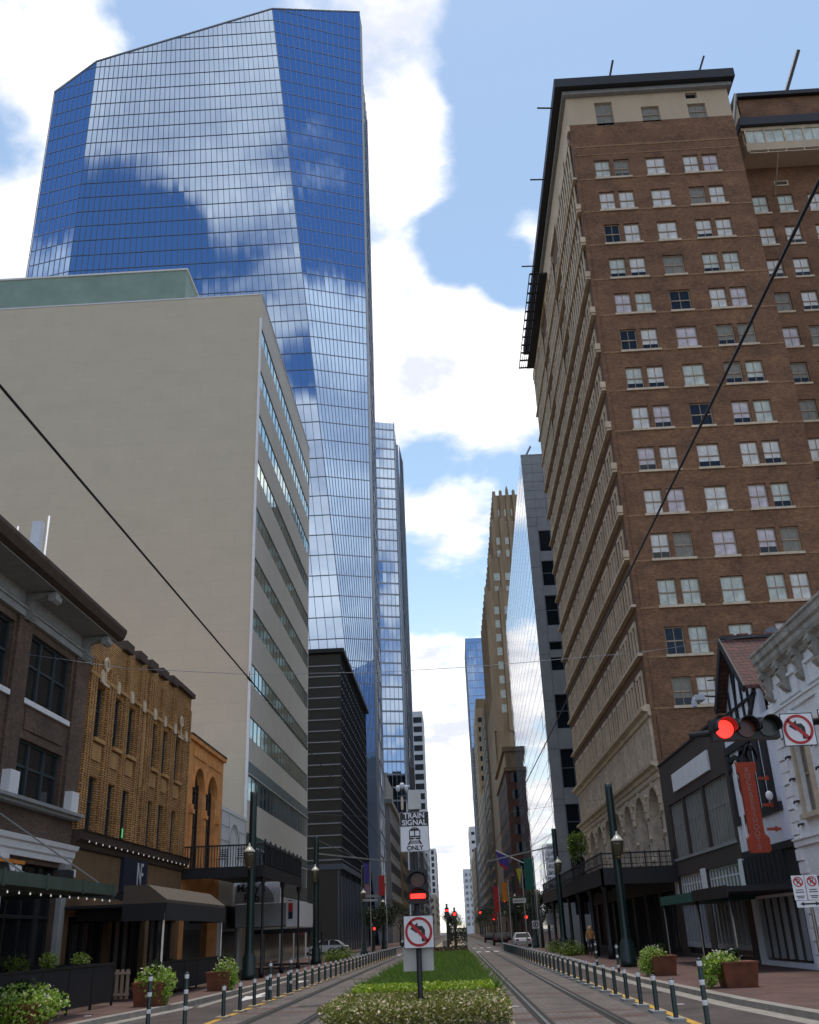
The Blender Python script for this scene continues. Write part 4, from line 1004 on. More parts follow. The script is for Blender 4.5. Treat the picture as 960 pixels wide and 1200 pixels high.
# ------------------------------------------------------------------ brown painted shop building
def brown_shop():
    t = thing('shop_building', 'low dark brown building with a blank white sign board and tall grid windows', 'building', (16, 49, 0))
    s = Fr(12, 56.4, -R90); L = 13.9
    up = [(1.2, 4.9, 4.4, 7.65), (4.7, 4.9, 8.6, 7.65), (8.9, 4.9, 13.2, 7.65)]; lo = [(1.0, 2.95, 6.2, 4.0), (7.3, 2.95, 13.0, 4.0)]; sh = [(1, .3, 6.2, 2.6), (7.3, .3, 13, 2.6)]
    b = MB(s); b.facade(0, L, .13, 9.9, up+lo+sh, .25); b.poly([(L, 0, 0), (L, 20, 0), (L, 20, 9.9), (L, 0, 9.9)]); b.box((.1, .3, 9.6), (L, 20, 9.7)); b.build('wall', 'brownpaint', t)
    b = MB(s); b.box((0, -.08, 9.9), (L+.03, .3, 10.0)); b.build('coping', 'black', t)
    for a, z0, c, z1 in up: window(t, s, a, z0, c-a, z1-z0, 'grid', 'blinds', 'greytrim')
    for a, z0, c, z1 in lo: window(t, s, a, z0, c-a, z1-z0, 'grid', 'blinds', 'white')
    for a, z0, c, z1 in sh:
        b = MB(s); b.box((a, .2, z0), (c, .23, z1)); w = b.build('shop_window', 'shopglass', t)
        b = MB(s)
        for k in range(9): b.box((a+k*(c-a-.2)/8, .05, z0+.5), (a+k*(c-a-.2)/8+.2, .19, z1))
        b.box((a, .03, z0+.3), (c, .2, z0+.5)); b.build('slats', 'paleshutter', w)
    b = MB(s); b.box((6.25, -.03, 2.65), (7.25, -.001, 4.1)); b.box((.1, -.03, 2.65), (.9, -.001, 4.1)); b.box((13.1, -.03, 2.65), (13.85, -.001, 4.1)); b.build('panel', 'white', t)
    b = MB(s); b.slab([(3.3, 8.1), (11.0, 8.1), (11.0, 9.0), (3.3, 9.0)], -.1, -.001); b.build('blank_sign', 'white', t)
    b = MB(s); b.box((.6, -.06, 4.75), (13.4, -.001, 4.88)); b.build('ledge', 'greytrim', t)
brown_shop()
t = thing('awning', 'flat pavement canopy with a green canvas end outside the brown shop building', 'awning', (10.7, 44, 2.6))
b = MB(); b.box((9.5, 36.2, 2.68), (11.95, 41.6, 2.86)); b.box((9.45, 36.2, 2.5), (9.5, 41.6, 2.9)); b.build('black_roof', 'black', t)
b = MB(); b.profile([(48.3, 2.5), (41.6, 2.5), (41.6, 2.86), (48.3, 2.86)], 9.5, 11.95); b.build('green_canvas', 'greenawn', t)
for y in (36.5, 41.5, 48):
    b = MB(); b.tube([(9.6, y, .13), (9.6, y, 2.6)], .06, 8); b.build('post', 'black', t)

# ------------------------------------------------------------------ half timbered building
def tudor():
    t = thing('timbered_building', 'narrow half timbered building with black beams under a dark tiled gable roof', 'building', (15, 39.2, 0))
    s = Fr(12, 42.45, -R90); L = 6.6      # u = 42.45 - Y
    b = MB(s); b.facade(0, L, .13, 8.9, [(.5, .3, L-.4, 2.5)], .2); b.slab([(0, 8.9), (5.4, 8.9), (5.4, 9.9), (3.2, 12.1), (1, 9.9)], 0, .25); b.poly([(L, 0, 0), (L, 15, 0), (L, 15, 8.9), (L, 0, 8.9)]); b.poly([(0, 0, 0), (0, 0, 9.5), (0, 15, 9.5), (0, 15, 0)]); b.build('wall', 'tudorwhite', t)
    b = MB(s); O = -.09
    b.box((0, O, 2.6), (L, -.001, 3.0)); b.box((0, O, 3.0), (5.2, -.001, 4.05)) ; b.box((0, O-.02, 4.05), (L, -.001, 4.3))
    b.box((0, O-.03, 5.35), (L-.6, -.001, 5.65))
    for u in (.0, 2.0, 2.9, 3.9, 4.9):
        w = .35 if u == 0 else .62
        b.box((u, O, 5.65), (u+w, -.001, 8.2))
    b.box((3.0, O, 4.3), (3.1, -.001, 5.35)); b.box((0, O-.03, 8.2), (L-.4, -.001, 8.5))
    def beam(u0, v0, u1, v1, w=.14):
        d_ = math.hypot(u1-u0, v1-v0); nx, ny = -(v1-v0)/d_*w/2, (u1-u0)/d_*w/2
        b.slab([(u0+nx, v0+ny), (u1+nx, v1+ny), (u1-nx, v1-ny), (u0-nx, v0-ny)], O, -.001)
    for u, v in ((1.8, 10.6), (2.7, 11.5), (3.6, 11.5), (4.4, 10.8)): beam(u, 8.5, u, v, .09)
    beam(2.3, 8.6, 3.1, 11.4, .09); beam(.9, 9.75, 5.4, 9.75, .09); beam(3.4, 8.5, 5.3, 9.9, .26); beam(2, 5.7, .4, 8.1); beam(5.4, 8.4, L-.3, 7.9, .2)
    # curved braces between beams
    for cx in (1.1, 2.4, 3.5):
        pts = [(cx+.9*math.cos(math.radians(a)), 7.1+.9*math.sin(math.radians(a))) for a in range(20, 161, 20)]
        for p, q in zip(pts, pts[1:]): beam(p[0], p[1], q[0], q[1], .16)
    b.build('timber_frame', 'timber', t)
    b = MB(s)
    b.profile([(0, 3.02), (0, 4.04), (-.02, 4.04), (-.02, 3.02)], 5.2, L)
    for u in range(9): b.box((5.2*u/9+.1, -.13, 3.05), (5.2*u/9+.25, -.091, 4.0))
    b.build('dark_panel', 'timber', t)
    # tiled roof: ridge runs away from the street
    b = MB(s)
    D0, D1 = -.4, 14
    def sheet(p, q, th=.14): b.slab([p, q, (q[0], q[1]-th), (p[0], p[1]-th)], D0 if True else 0, D1)
    sheet((3.25, 12.5), (5.45, 10.05)); sheet((3.25, 12.5), (1.0, 10.0))
    b.slab([(5.3, 10.18), (7.2, 8.3), (7.2, 8.15), (5.3, 10.02)], .15, D1)
    b.build('roof', 'tile', t)
    b = MB(s); b.slab([(3.25, 12.52), (5.5, 10.02), (5.3, 9.8), (3.25, 12.1), (1.1, 9.8), (.9, 10.0)], D0-.08, D0-.003); b.box((3.1, D0, 12.47), (3.4, D1, 12.6)); b.build('barge_board', 'timber', t)
    b = MB(s)
    for k in range(24): b.box((3.08, D0+.1+k*.6, 12.6), (3.42, D0+.55+k*.6, 12.66))
    b.build('ridge_tiles', 'rust', t)
    b = MB(s); b.box((.5, .15, .3), (L-.4, .18, 2.5)); w = b.build('shop_window', 'shopglass', t)
    b = MB(s)
    for u in (.9, 1.8, 2.7, 3.6, 4.6, 5.5): b.box((u, .02, .4), (u+.18, .15, 2.5))
    b.build('posts', 'paleshutter', w)
    b = MB(s); b.box((0, -.05, 4.3), (.35, -.001, 5.35)); b.box((.1, -.1, 2.9), (.25, -.001, 4.1)); b.build('white_post', 'white', t)
    b = MB(s); b.lathe((L-.8, -.35, 5.7), [(.04, 0), (.11, .08), (.14, .18), (.11, .28), (.04, .34)], 12); b.m = 0; b.build('globe_lamp', 'signwhite', t)
tudor()
t = thing('satellite_dish', 'small round satellite dish behind the tiled ridge', 'satellite dish', (14.3, 41, 12.4))
b = MB(Fr(14.3, 40.6, 0)); b.disc((0, 13.0), .34, 0, .05, 20); b.disc((0, 13.0), .3, -.02, -.001, 20); b.build('dish', 'mullion', t)
b = MB(); b.tube([(14.3, 40.7, 12.4), (14.3, 40.7, 13)], .04, 6); b.build('stand', 'black', t)
t = thing('security_camera', 'white security camera on a black bracket beside the timbered gable', 'camera', (11.5, 41, 10.2))
b = MB(); b.tube([(12, 41.6, 10.6), (10.9, 40.9, 10.55)], .04, 6); b.tube([(12, 41.2, 11.3), (11.3, 41.0, 11.2)], .03, 6); b.build('bracket', 'black', t)
b = MB(); b.box((10.55, 40.5, 10.3), (10.95, 41.1, 10.52)); b.box((10.45, 40.6, 10.05), (10.6, 40.9, 10.35)); b.build('camera_body', 'antenna', t)
t = thing('vertical_sign', 'tall red enamel sign with stacked letters projecting from the timbered front', 'sign', (11.1, 37, 5.5))
f = Fr(10.72, 37, 0)
b = MB(f); b.slab([(0, 7.15), (.74, 7.15), (.74, 6.85), (.64, 6.7), (.64, 4.6), (.78, 4.45), (.78, 4.05), (.7, 3.95), (.08, 3.95), (0, 4.05), (0, 4.45), (.1, 4.6), (.1, 6.7), (0, 6.85)], 0, .22); b.build('board', 'redneon', t)
b = MB(f); b.box((-.07, .02, 4.5), (-.01, .2, 7.1)); b.build('edge_light', 'signwhite', t)
for z in (6.55, 5.6, 4.75):
    b = MB(f); b.box((.78, .08, z-.05), (1.28, .14, z+.05)); b.box((1.08, .06, z-.09), (1.14, .16, z+.09)); b.build('bracket', 'redneon', t)
for k, c in enumerate('ROCKBERSHOOTS'):
    z = 6.85-k*.225
    text('letter', c, .26, 'neonletter', t, (11.09, 36.985, z), 0, .01, bold=.004)

# ------------------------------------------------------------------ white painted building with ornate cornice
def white_building():
    t = thing('ornate_building', 'white painted brick building with weathered cornice brackets and pedimented windows', 'building', (17, 27, 0))
    s = Fr(12, 35.75, -R90); L = 17; H = 10.3
    wy = [(1.7, 1.15), (4.7, 1.15), (7.7, 1.15), (10.7, 1.15)]
    ops = [(u, 4.95, u+w, 7.5, 1) for u, w in wy]+[(1, .3, 5, 3.0), (6, .3, 10, 3)]
    b = MB(s); b.facade(0, L, .13, H, ops, .25); b.poly([(0, 0, 0), (0, 0, H), (0, 20, H), (0, 20, 0)]); b.box((0, .3, 10.0), (L, 20, 10.1))
    for k in range(24): 
        z = .2+k*.42; b.box((-.02, -.06 if k % 2 else -.1, z), (.75 if k % 2 else .5, -.001, z+.36))
    for z in (4.0, 8.35): b.box((0, -.1, z), (L, -.001, z+.2)); b.box((0, -.16, z+.2), (L, -.001, z+.26))
    for u in (1.1, 4.1, 7.1, 10.1): b.box((u, -.09, 8.75), (u+2.2, -.001, 8.85)); b.box((u, -.09, 9.45), (u+2.2, -.001, 9.55)); b.box((u, -.09, 8.86), (u+.1, -.001, 9.44)); b.box((u+2.1, -.09, 8.86), (u+2.2, -.001, 9.44))
    b.build('wall', 'whitepaint', t)
    for z in (4.65, 5.4, 6.15, 6.9, 7.6):
        for u in (.85, 3.5):
            b = MB(s); b.box((u, -.13, z), (u+.3, -.001, z+.05)); b.box((u+.03, -.15, z-.05), (u+.07, -.1, z)); b.build('wall_anchor', 'black', t)
    for u, w in wy:
        o = window(t, s, u, 4.95, w, 2.55, 'sash', 'blinds', 'frame_tan', None)
        b = MB(s); b.box((u-.25, -.22, 4.78), (u+w+.25, -.001, 4.94)); b.m = 0; b.box((u-.18, -.12, 4.95), (u-.02, -.001, 7.4)); b.box((u+w+.02, -.12, 4.95), (u+w+.18, -.001, 7.4)); b.build('window_trim', 'sill', t)
        b = MB(s); b.slab([(u-.35, 7.62), (u+w+.35, 7.62), (u+w+.3, 7.8), (u+w/2, 8.3), (u-.3, 7.8)], -.26, -.001); b.box((u-.35, -.3, 7.52), (u+w+.35, -.001, 7.62)); b.build('pediment', 'whitepaint', t)
    b = MB(s); b.profile([(0, 9.85), (-.1, 9.85), (-.16, 9.98), (-.34, 10.06), (-.4, 10.18), (-.4, 10.34), (-.48, 10.42), (-.5, 10.62), (-.56, 10.68), (-.56, 10.76), (0, 10.8)], .3, L); b.build('cornice', 'cornice_grey', t)
    for u in (.4, 2.1, 3.8, 5.5, 7.2, 8.9):
        b = MB(s)
        b.profile([(0, 10.06), (-.36, 10.06), (-.4, 9.86), (-.3, 9.76), (-.34, 9.6), (-.24, 9.45), (-.17, 9.3), (-.2, 9.15), (-.1, 9.1), (0, 9.08)], u, u+.3)
        b.profile([(-.36, 10.0), (-.44, 9.88), (-.38, 9.74), (-.3, 9.8)], u-.05, u+.35); b.profile([(-.2, 9.3), (-.3, 9.2), (-.2, 9.05), (-.05, 8.95), (0, 9.0), (0, 9.25)], u-.04, u+.34)
        b.build('bracket', 'cornice_grey', t)
    for a in (1, 6):
        b = MB(s); b.box((a, .2, .3), (a+4, .23, 3)); b.m = 1
        for k in range(4): b.box((a+k*1.26, .1, .3), (a+k*1.26+.2, .2, 3))
        b.build('shop_window', ['shopglass', 'paleshutter'], t)
white_building()

# ------------------------------------------------------------------ mirror and stone office beyond the cross street (right)
def mirror_block():
    t = thing('mirror_building', 'office building with a mirror glass street side and grey stone front bands', 'building', (25, 160, 0))
    H = 63
    g = Fr(12.5, 121, 0)
    ops = [(1.45, z, 14, z+h) for z, h in ((13.4, 5.9), (24.0, 5.0), (29.6, 5.0), (34.3, 1.2), (36.2, 2.0), (40.3, 4.2), (46.3, 3.4), (50.3, .1))]
    ops = [(1.45, 3, 14, 9.4), (1.45, 11.2, 14, 15.4), (1.45, 17.3, 14, 22.0), (1.45, 24.5, 14, 28.8), (1.45, 31.9, 14, 33.6), (1.45, 34.6, 14, 35.7), (1.45, 37.9, 14, 42.0), (1.45, 43.4, 14, 46.9), (1.45, 48.3, 14, 51.3)]
    b = MB(g); b.facade(0, 30, 0, H, ops, .35); b.poly([(30, 0, 0), (30, 90, 0), (30, 90, H), (30, 0, H)]); b.poly([(0.2, .1, H-.2), (30, .1, H-.2), (30, 90, H-.2), (3, 90, H-.2)]); b.build('stone_wall', 'concgrey', t)
    b = MB(g)
    for k in range(8): b.box((0, -.02, 53.3+k*1.35), (30, -.001, 53.36+k*1.35))
    for k in range(16): b.box((k*1.45+1.4, -.02, 52), (k*1.45+1.45, -.001, H))
    for k in range(9): b.box((0, -.02, 6*k+4), (1.4, -.001, 6*k+4.06))
    b.box((1.36, -.019, 4), (1.4, -.001, 53.3))
    b.build('joint_lines', 'mullion', t)
    for o in ops:
        b = MB(g); b.box((o[0], .3, o[1]), (o[2], .33, o[3])); w = b.build('window_band', 'darkglass', t)
        b = MB(g)
        for k in range(9): b.box((o[0]+k*1.55, .22, o[1]), (o[0]+k*1.55+.08, .3, o[3]))
        b.box((o[0], .23, o[1]), (o[2], .29, o[1]+.08)); b.box((o[0], .23, o[3]-.08), (o[2], .29, o[3]))
        if o[3]-o[1] > 3: b.box((o[0], .21, (o[1]+o[3])/2), (o[2], .3, (o[1]+o[3])/2+.1))
        b.build('mullions', 'mullion', w)
    vs = [2.1*k for k in range(1, 30)]
    curtain(t, (14.6, 211, H), (12.5, 121, H), (14.6, 211, 0), (12.5, 121, 0), 48, vs, 'glassmirror', 'mullion', 'mirror_face', jit=.0009, barw=.03, secw=.02, out=.2)
    b = MB(g); b.tube([(1, 3, H), (1, 3, H+1.2), (6, 3, H+1.2), (12, 3, H+1.2)], .08, 5); b.tube([(.6, 1.5, H), (1.6, .6, H+1.6)], .15, 5); b.build('roof_rail', 'mullion', t)
mirror_block()

# ------------------------------------------------------------------ stepped ochre tower
def deco():
    t = thing('stepped_tower', 'ochre limestone art deco tower with setbacks and pinnacles at the crown', 'skyscraper', (24, 280, 0))
    tiers = [(13.6, 262, 34, 305, 91), (15.4, 263, 32, 300, 101.5), (17.0, 264, 30, 296, 113), (18.2, 265, 28, 292, 122.5)]
    b = MB()
    zp = 0
    for x0, y0, x1, y1, z in tiers:
        b.box((x0, y0, zp), (x1, y1, z)); zp = z-.0
        w = (x1-x0)/5
        for k in range(6): b.box((x0+k*w-.45, y0-.55, max(0, z-40 if z < 95 else z-14)), (x0+k*w+.45, y0-.001, z+1.2))
        m = 7; h = (y1-y0)/m
        for k in range(m+1): b.box((x0-.5, y0+k*h-.45, max(0, z-40 if z < 95 else z-14)), (x0-.001, y0+k*h+.45, z+1.0))
    b.box((13.1, 262.6, 0), (13.599, 304, 60)); b.box((13.6, 261.4, 0), (15.5, 261.999, 91))
    b.build('wall', 'tanstone', t)
    b = MB()
    for k in range(6):
        x = 18.2+k*1.96; h = 1.9 if k % 2 else 1.1
        if k == 2: h = 3.2
        for y in (265, 278, 292): b.slab([(x-.5, 122.4), (x+.5, 122.4), (x+.35, 122.4+h*.6), (x, 122.4+h), (x-.35, 122.4+h*.6)], y-265+264.6, y-265+265.3)
    for k in range(8):
        b.box((17.9, 265+k*3.6, 122.4), (18.5, 265.8+k*3.6, 124.6 if k % 2 else 123.6))
    b.build('pinnacles', 'tanstone', t)
    b = MB(); b2 = MB()
    for x0, y0, x1, y1, zt in tiers:
        w = (x1-x0)/5
        z = 8 if zt < 95 else zt-11
        while z < zt-3:
            for k in range(5):
                if (zt > 95) or z > 55 or k > 0: b.box((x0+k*w+.75, y0-.12, z), (x0+(k+1)*w-.75, y0-.01, z+2.2))
            for k in range(7):
                h = (y1-y0)/7; b2.box((x0-.1, y0+k*h+1.2, z), (x0-.01, y0+(k+1)*h-1.2, z+2.2))
            z += 4.0
    b.build('front_windows', 'curtain_green', t)['kind'] = 'stuff'; b2.build('street_windows', 'dullglass', t)['kind'] = 'stuff'
deco()
t = banded('brick_building', 'red brown brick building with a tan top storey below the stepped tower', 12.6, 32, 216, 258, 34, 3.6, 'redbrick', 'darkglass', .55, cols=6)
b = MB(); b.box((12.7, 216.1, 34), (32, 258, 38.4)); b.m = 1; b.box((12.1, 215.5, 37.8), (32.5, 258.5, 38.8)); b.box((12.2, 215.6, 33.6), (32.4, 258.4, 34.4)); b.build('top_storey', ['tanstone', 'tanstone_b'], t)
t = banded('stone_building', 'brown limestone office with small balconies beyond the stepped tower', 12.7, 34, 309, 352, 69, 3.6, 'tanstone_b', 'darkglass', .5, cols=6)
b = MB()
for k in range(16): b.box((12.3, 309+2, 8+k*3.6), (12.69, 309+6, 8.5+k*3.6)); b.box((13.4, 308.5, 8+k*3.6), (16, 308.99, 8.4+k*3.6))
b.build('ledges', 'sill', t)['kind'] = 'stuff'
t = banded('stone_building', 'slim tan stone tower left of the stepped tower', 12.7, 30, 405, 450, 88, 4, 'tanstone', 'darkglass', .5, cols=6)
b = MB(); b.box((13.2, 405.5, 88), (28, 445, 92)); b.build('crown', 'tanstone_b', t)
t = thing('glass_tower', 'sky blue glass tower far behind the ochre towers', 'skyscraper', (25, 500, 0))
vs = [4.1*k for k in range(1, 36)]
curtain(t, (12.9, 500, 146), (40, 500, 146), (12.9, 500, 0), (40, 500, 0), 22, vs, 'glasspale', 'bluemul', 'front_face', barw=.25, secw=.1)
curtain(t, (12.9, 540, 146), (12.9, 500, 146), (12.9, 540, 0), (12.9, 500, 0), 22, vs, 'glassblue', 'bluemul', 'street_face', barw=.3, secw=.1)
b = MB(); b.box((13.1, 500.3, 0), (40, 540, 145.8)); b.build('core', 'glassdark', t)
banded('office_tower', 'white office tower with rows of small dark windows, far down on the right', 12.2, 40, 690, 730, 67.5, 5.6, 'whiteconc', 'glassblock', .35, cols=7)
banded('office_building', 'tan stone office far down the street on the right', 12.4, 34, 560, 680, 44, 4, 'tanstone_b', 'darkglass', .5, cols=8)
banded('office_tower', 'small pale grey tower at the end of the street on the right', 8.6, 30, 900, 930, 52, 5, 'whiteconc', 'concgrey', .5, cols=5)
banded('office_building', 'brown office building filling the gap beyond the balcony building', 12.6, 34, 354, 402, 50, 4, 'tanstone_b', 'darkglass', .5, cols=6)
banded('office_building', 'grey block closing the row before the far white tower', 12.4, 34, 452, 498, 38, 4, 'palestone', 'darkglass', .5, cols=6)

# ------------------------------------------------------------------ street furniture: median signal post
def arrow_sign(parent, f, cx, cz, s, d=0, two=False):
    """square plate with the red no-left-turn disc; local wall plane of frame f"""
    b = MB(f); h = s/2
    b.m = 0; b.slab([(cx-h, cz-h), (cx+h, cz-h), (cx+h, cz+h), (cx-h, cz+h)], d, d+.008)
    b.build('plate', 'signblack', parent)
    b = MB(f); h = s/2-.015; b.slab([(cx-h, cz-h), (cx+h, cz-h), (cx+h, cz+h), (cx-h, cz+h)], d-.003, d-.0005); b.build('face', 'signwhite', parent)
    k = s/.68
    b = MB(f)
    b.slab([(cx+.06*k, cz-.2*k), (cx+.14*k, cz-.2*k), (cx+.14*k, cz+.04*k), (cx+.08*k, cz+.12*k), (cx-.02*k, cz+.12*k), (cx-.02*k, cz+.19*k), (cx-.19*k, cz+.07*k), (cx-.05*k, cz-.03*k), (cx-.03*k, cz+.03*k), (cx+.04*k, cz+.03*k), (cx+.06*k, cz+.0*k)], d-.006, d-.0035); b.build('arrow', 'signblack', parent)
    b = MB(f); b.disc((cx, cz), .305*k, d-.0095, d-.0065, 32, .25*k)
    q = .275*k*.7071; w = .026*k
    b.slab([(cx-q-w, cz+q-w), (cx-q+w, cz+q+w), (cx+q+w, cz-q+w), (cx+q-w, cz-q-w)], d-.0095, d-.0066); b.build('prohibition_ring', 'signred', parent)
t = thing('signal_post', 'dark post in the median flowers carrying the train signal and its sign plates', 'signal post', (-.86, 23.4, 0))
f = Fr(0, 23.3, 0)
b = MB(); b.lathe((-.86, 23.45, 0), [(.2, 0), (.2, .08), (.13, .12), (.1, .35), (.075, .42), (.06, .5), (.06, 4.9)], 12); b.build('pole', 'black', t)
sg = MB(f); sg.slab([(-1.19, 3.47), (-.51, 3.47), (-.51, 4.35), (-1.19, 4.35)], 0, .01); o = sg.build('train_sign', 'signwhite', t)
b = MB(f); b.slab([(-1.19, 4.03), (-.51, 4.03), (-.51, 4.35), (-1.19, 4.35)], -.004, -.0005); b.build('header', 'signblack', o)
b = MB(f)
for a, c in (((-1.19, 3.47), (-.51, 3.485)), ((-1.19, 4.335), (-.51, 4.35)), ((-1.19, 3.485), (-1.175, 4.335)), ((-.525, 3.485), (-.51, 4.335))): b.box((a[0], -.009, a[1]), (c[0], -.0045, c[1]))
b.build('border', 'greytrim', o)
text('word', 'TRAIN', .17, 'signwhite', o, (-.85, 23.29, 4.26), 0, .003, bold=.003)
text('word', 'SIGNAL', .17, 'signwhite', o, (-.85, 23.29, 4.11), 0, .003, bold=.003)
text('word', 'ONLY', .14, 'signblack', o, (-.85, 23.29, 3.55), 0, .003, bold=.003)
b = MB(f)       # tram pictogram
D0, D1 = -.006, -.0012
def bx(a, b_, c, d): b.slab([(a-.85, b_), (c-.85, b_), (c-.85, d), (a-.85, d)], D0, D1)
bx(-.13, 3.755, -.11, 3.93); bx(.11, 3.755, .13, 3.93); bx(-.13, 3.80, .13, 3.82); bx(-.13, 3.74, -.03, 3.775); bx(.03, 3.74, .13, 3.775); bx(-.11, 3.755, .11, 3.765); bx(-.012, 3.82, .012, 3.94)
b.slab([(-.98, 3.93), (-.72, 3.93), (-.77, 3.985), (-.93, 3.985)], D0, D1); bx(-.06, 3.995, .06, 4.008)
bx(-.11, 3.79, .11, 3.80)
b.slab([(-.96, 3.725), (-.93, 3.725), (-.98, 3.63), (-1.02, 3.63)], D0, D1); b.slab([(-.77, 3.725), (-.74, 3.725), (-.68, 3.63), (-.72, 3.63)], D0, D1)
bx(-.1, 3.70, .1, 3.712); bx(-.12, 3.675, .12, 3.687); bx(-.14, 3.65, .14, 3.662)
b.build('tram_pictogram', 'signblack', o)
for z in (3.75, 4.15, 1.8):
    b = MB(f); b.box((-1.0, .012, z), (-.72, .05, z+.03)); b.build('clamp', 'black', t)
sh = MB(); sh.box((-1.05, 23.32, 2.36), (-.6, 23.62, 3.08)); sh = sh.build('signal_head', 'black', t)
for zz in (2.88, 2.54):
    b = MB()
    N = 14
    for k in range(N):
        a0, a1 = math.pi*(-.12+1.24*k/N), math.pi*(-.12+1.24*(k+1)/N)
        p0, p1 = (-.825+.2*math.cos(a0), zz-.02+.17*math.sin(a0)), (-.825+.2*math.cos(a1), zz-.02+.17*math.sin(a1))
        b.poly([(p0[0], 23.06, p0[1]), (p1[0], 23.06, p1[1]), (p1[0], 23.32, p1[1]), (p0[0], 23.32, p0[1])], True)
        b.poly([(p0[0]*.97-.0247, 23.06, p0[1]-.012), (p0[0]*.97-.0247, 23.32, p0[1]-.012), (p1[0]*.97-.0247, 23.32, p1[1]-.012), (p1[0]*.97-.0247, 23.06, p1[1]-.012)], True)
    b.build('visor', 'black', sh)
b = MB(Fr(0, 23.3, 0)); b.disc((-.825, 2.87), .16, 0, .015, 20); b.build('unlit_lens', 'amberoff', sh)
b = MB(Fr(0, 23.28, 0)); b.slab([(-.99, 2.47), (-.66, 2.47), (-.645, 2.52), (-.66, 2.57), (-.99, 2.57), (-1.005, 2.52)], 0, .03); b.build('lit_bar', 'redlamp', sh)
b = MB(); b.box((-.98, 23.4, 3.08), (-.9, 23.5, 3.45)); b.box((-.75, 23.4, 3.08), (-.67, 23.5, 3.45)); b.build('bracket', 'black', t)
arrow_sign(t, f, -.84, 1.78, .68)
b = MB(Fr(0, 23.62, 0)); b.slab([(-1.22, .98), (-.54, .98), (-.54, 1.5), (-1.22, 1.5)], 0, .01); b.build('sign_back', 'signback', t)
b = MB(); b.box((-.98, 23.36, 4.42), (-.68, 23.5, 4.86)); b.build('control_box', 'signback', t)
b = MB(); b.box((-.93, 23.4, 4.9), (-.8, 23.5, 5.38)); b.box((-.93, 23.38, 4.36), (-.73, 23.5, 4.42)); b.build('antenna_head', 'black', t)

# ------------------------------------------------------------------ mast arm with the road signal
t = thing('traffic_signal', 'horizontal three lamp road signal lit red on a mast arm at upper right', 'traffic signal', (9.2, 16, 0))
b = MB(); b.lathe((9.2, 16.1, .13), [(.28, 0), (.28, .1), (.17, .2), (.13, 6)], 12); b.tube([(9.2, 16.1, 4.95), (7, 16.1, 4.78), (4.0, 16.1, 4.56)], [.1, .08, .05], 8); b.build('mast', 'black', t)
b = MB(); b.box((4.3, 15.82, 4.42), (5.38, 16.02, 4.76)); hd = b.build('signal_head', 'black', t)
for k, (x, mt) in enumerate(((4.5, 'redlamp'), (4.85, 'amberoff'), (5.2, 'greenoff'))):
    b = MB(Fr(0, 15.79, 0)); b.disc((x, 4.59), .145, 0, .03, 20); b.build('lens', mt, hd)
    b = MB(); N = 12
    for j in range(N):
        a0, a1 = math.pi*(-.1+1.2*j/N), math.pi*(-.1+1.2*(j+1)/N)
        c = lambda r, a, y: (x+r*math.cos(a), y, 4.59+r*math.sin(a))
        b.poly([c(.165, a0, 15.56), c(.165, a1, 15.56), c(.165, a1, 15.82), c(.165, a0, 15.82)], True); b.poly([c(.155, a0, 15.56), c(.155, a0, 15.82), c(.155, a1, 15.82), c(.155, a1, 15.56)], True); b.poly([c(.165, a0, 15.56), c(.155, a0, 15.56), c(.155, a1, 15.56), c(.165, a1, 15.56)])
    b.build('visor', 'black', hd)
t2 = thing('road_sign', 'square no left turn plate hung on the mast arm right of the lamps', 'road sign', (5.72, 16, 4.3))
arrow_sign(t2, Fr(0, 15.9, 0), 5.71, 4.55, .53)
t2 = thing('road_sign', 'white road sign cut off by the right edge of the picture', 'road sign', (6.4, 16, 4.3))
b = MB(Fr(0, 15.9, 0)); b.slab([(6.07, 4.3), (6.7, 4.3), (6.7, 4.86), (6.07, 4.86)], 0, .01); b.build('plate', 'signblack', t2)
b = MB(Fr(0, 15.9, 0)); b.slab([(6.085, 4.315), (6.685, 4.315), (6.685, 4.845), (6.085, 4.845)], -.004, -.0005); b.build('face', 'signwhite', t2)
text('word', 'ONLY', .17, 'signblack', t2, (6.38, 15.894, 4.42), 0, .002)
b = MB(Fr(0, 15.9, 0)); b.slab([(6.34, 4.52), (6.42, 4.52), (6.42, 4.68), (6.48, 4.68), (6.38, 4.8), (6.28, 4.68), (6.34, 4.68)], -.006, -.0045); b.build('arrow', 'signblack', t2)

# parking plates on a thin post
t = thing('parking_sign', 'pair of white no parking plates on a thin dark post at the right edge', 'parking sign', (6.78, 20, .13))
b = MB(); b.tube([(6.78, 20.03, .13), (6.78, 20.03, 2.52)], .035, 8); b.build('post', 'black', t)
for k, x in enumerate((6.60, 6.85)):
    f = Fr(0, 20-.02*k, 0)
    b = MB(f); b.slab([(x-.118, 2.06), (x+.118, 2.06), (x+.118, 2.5), (x-.118, 2.5)], -.01, 0); pl = b.build('plate', 'signwhite', t)
    b = MB(f); b.disc((x, 2.385), .092, -.0155, -.0105, 24, .072); q = .06; w = .011
    b.slab([(x-q-w, 2.385+q-w), (x-q+w, 2.385+q+w), (x+q+w, 2.385-q+w), (x+q-w, 2.385-q-w)], -.017, -.0107); b.build('prohibition_ring', 'signred', pl)
    text('letter', 'P', .15, 'signblack', pl, (x, 19.988-.02*k, 2.385), 0, .002)
    for z, w in ((2.24, .07), (2.2, .08), (2.13, .075), (2.1, .06)):
        b = MB(f); b.slab([(x-w, z-.008), (x+w, z-.008), (x+w, z+.008), (x-w, z+.008)], -.0125, -.0105); b.build('text_line', 'signblack', pl)
b = MB(Fr(0, 20, 0)); b.slab([(6.5, 1.93), (7.0, 1.93), (7.0, 2.05), (6.5, 2.05)], -.01, 0); p2 = b.build('lower_plate', 'signwhite', t)
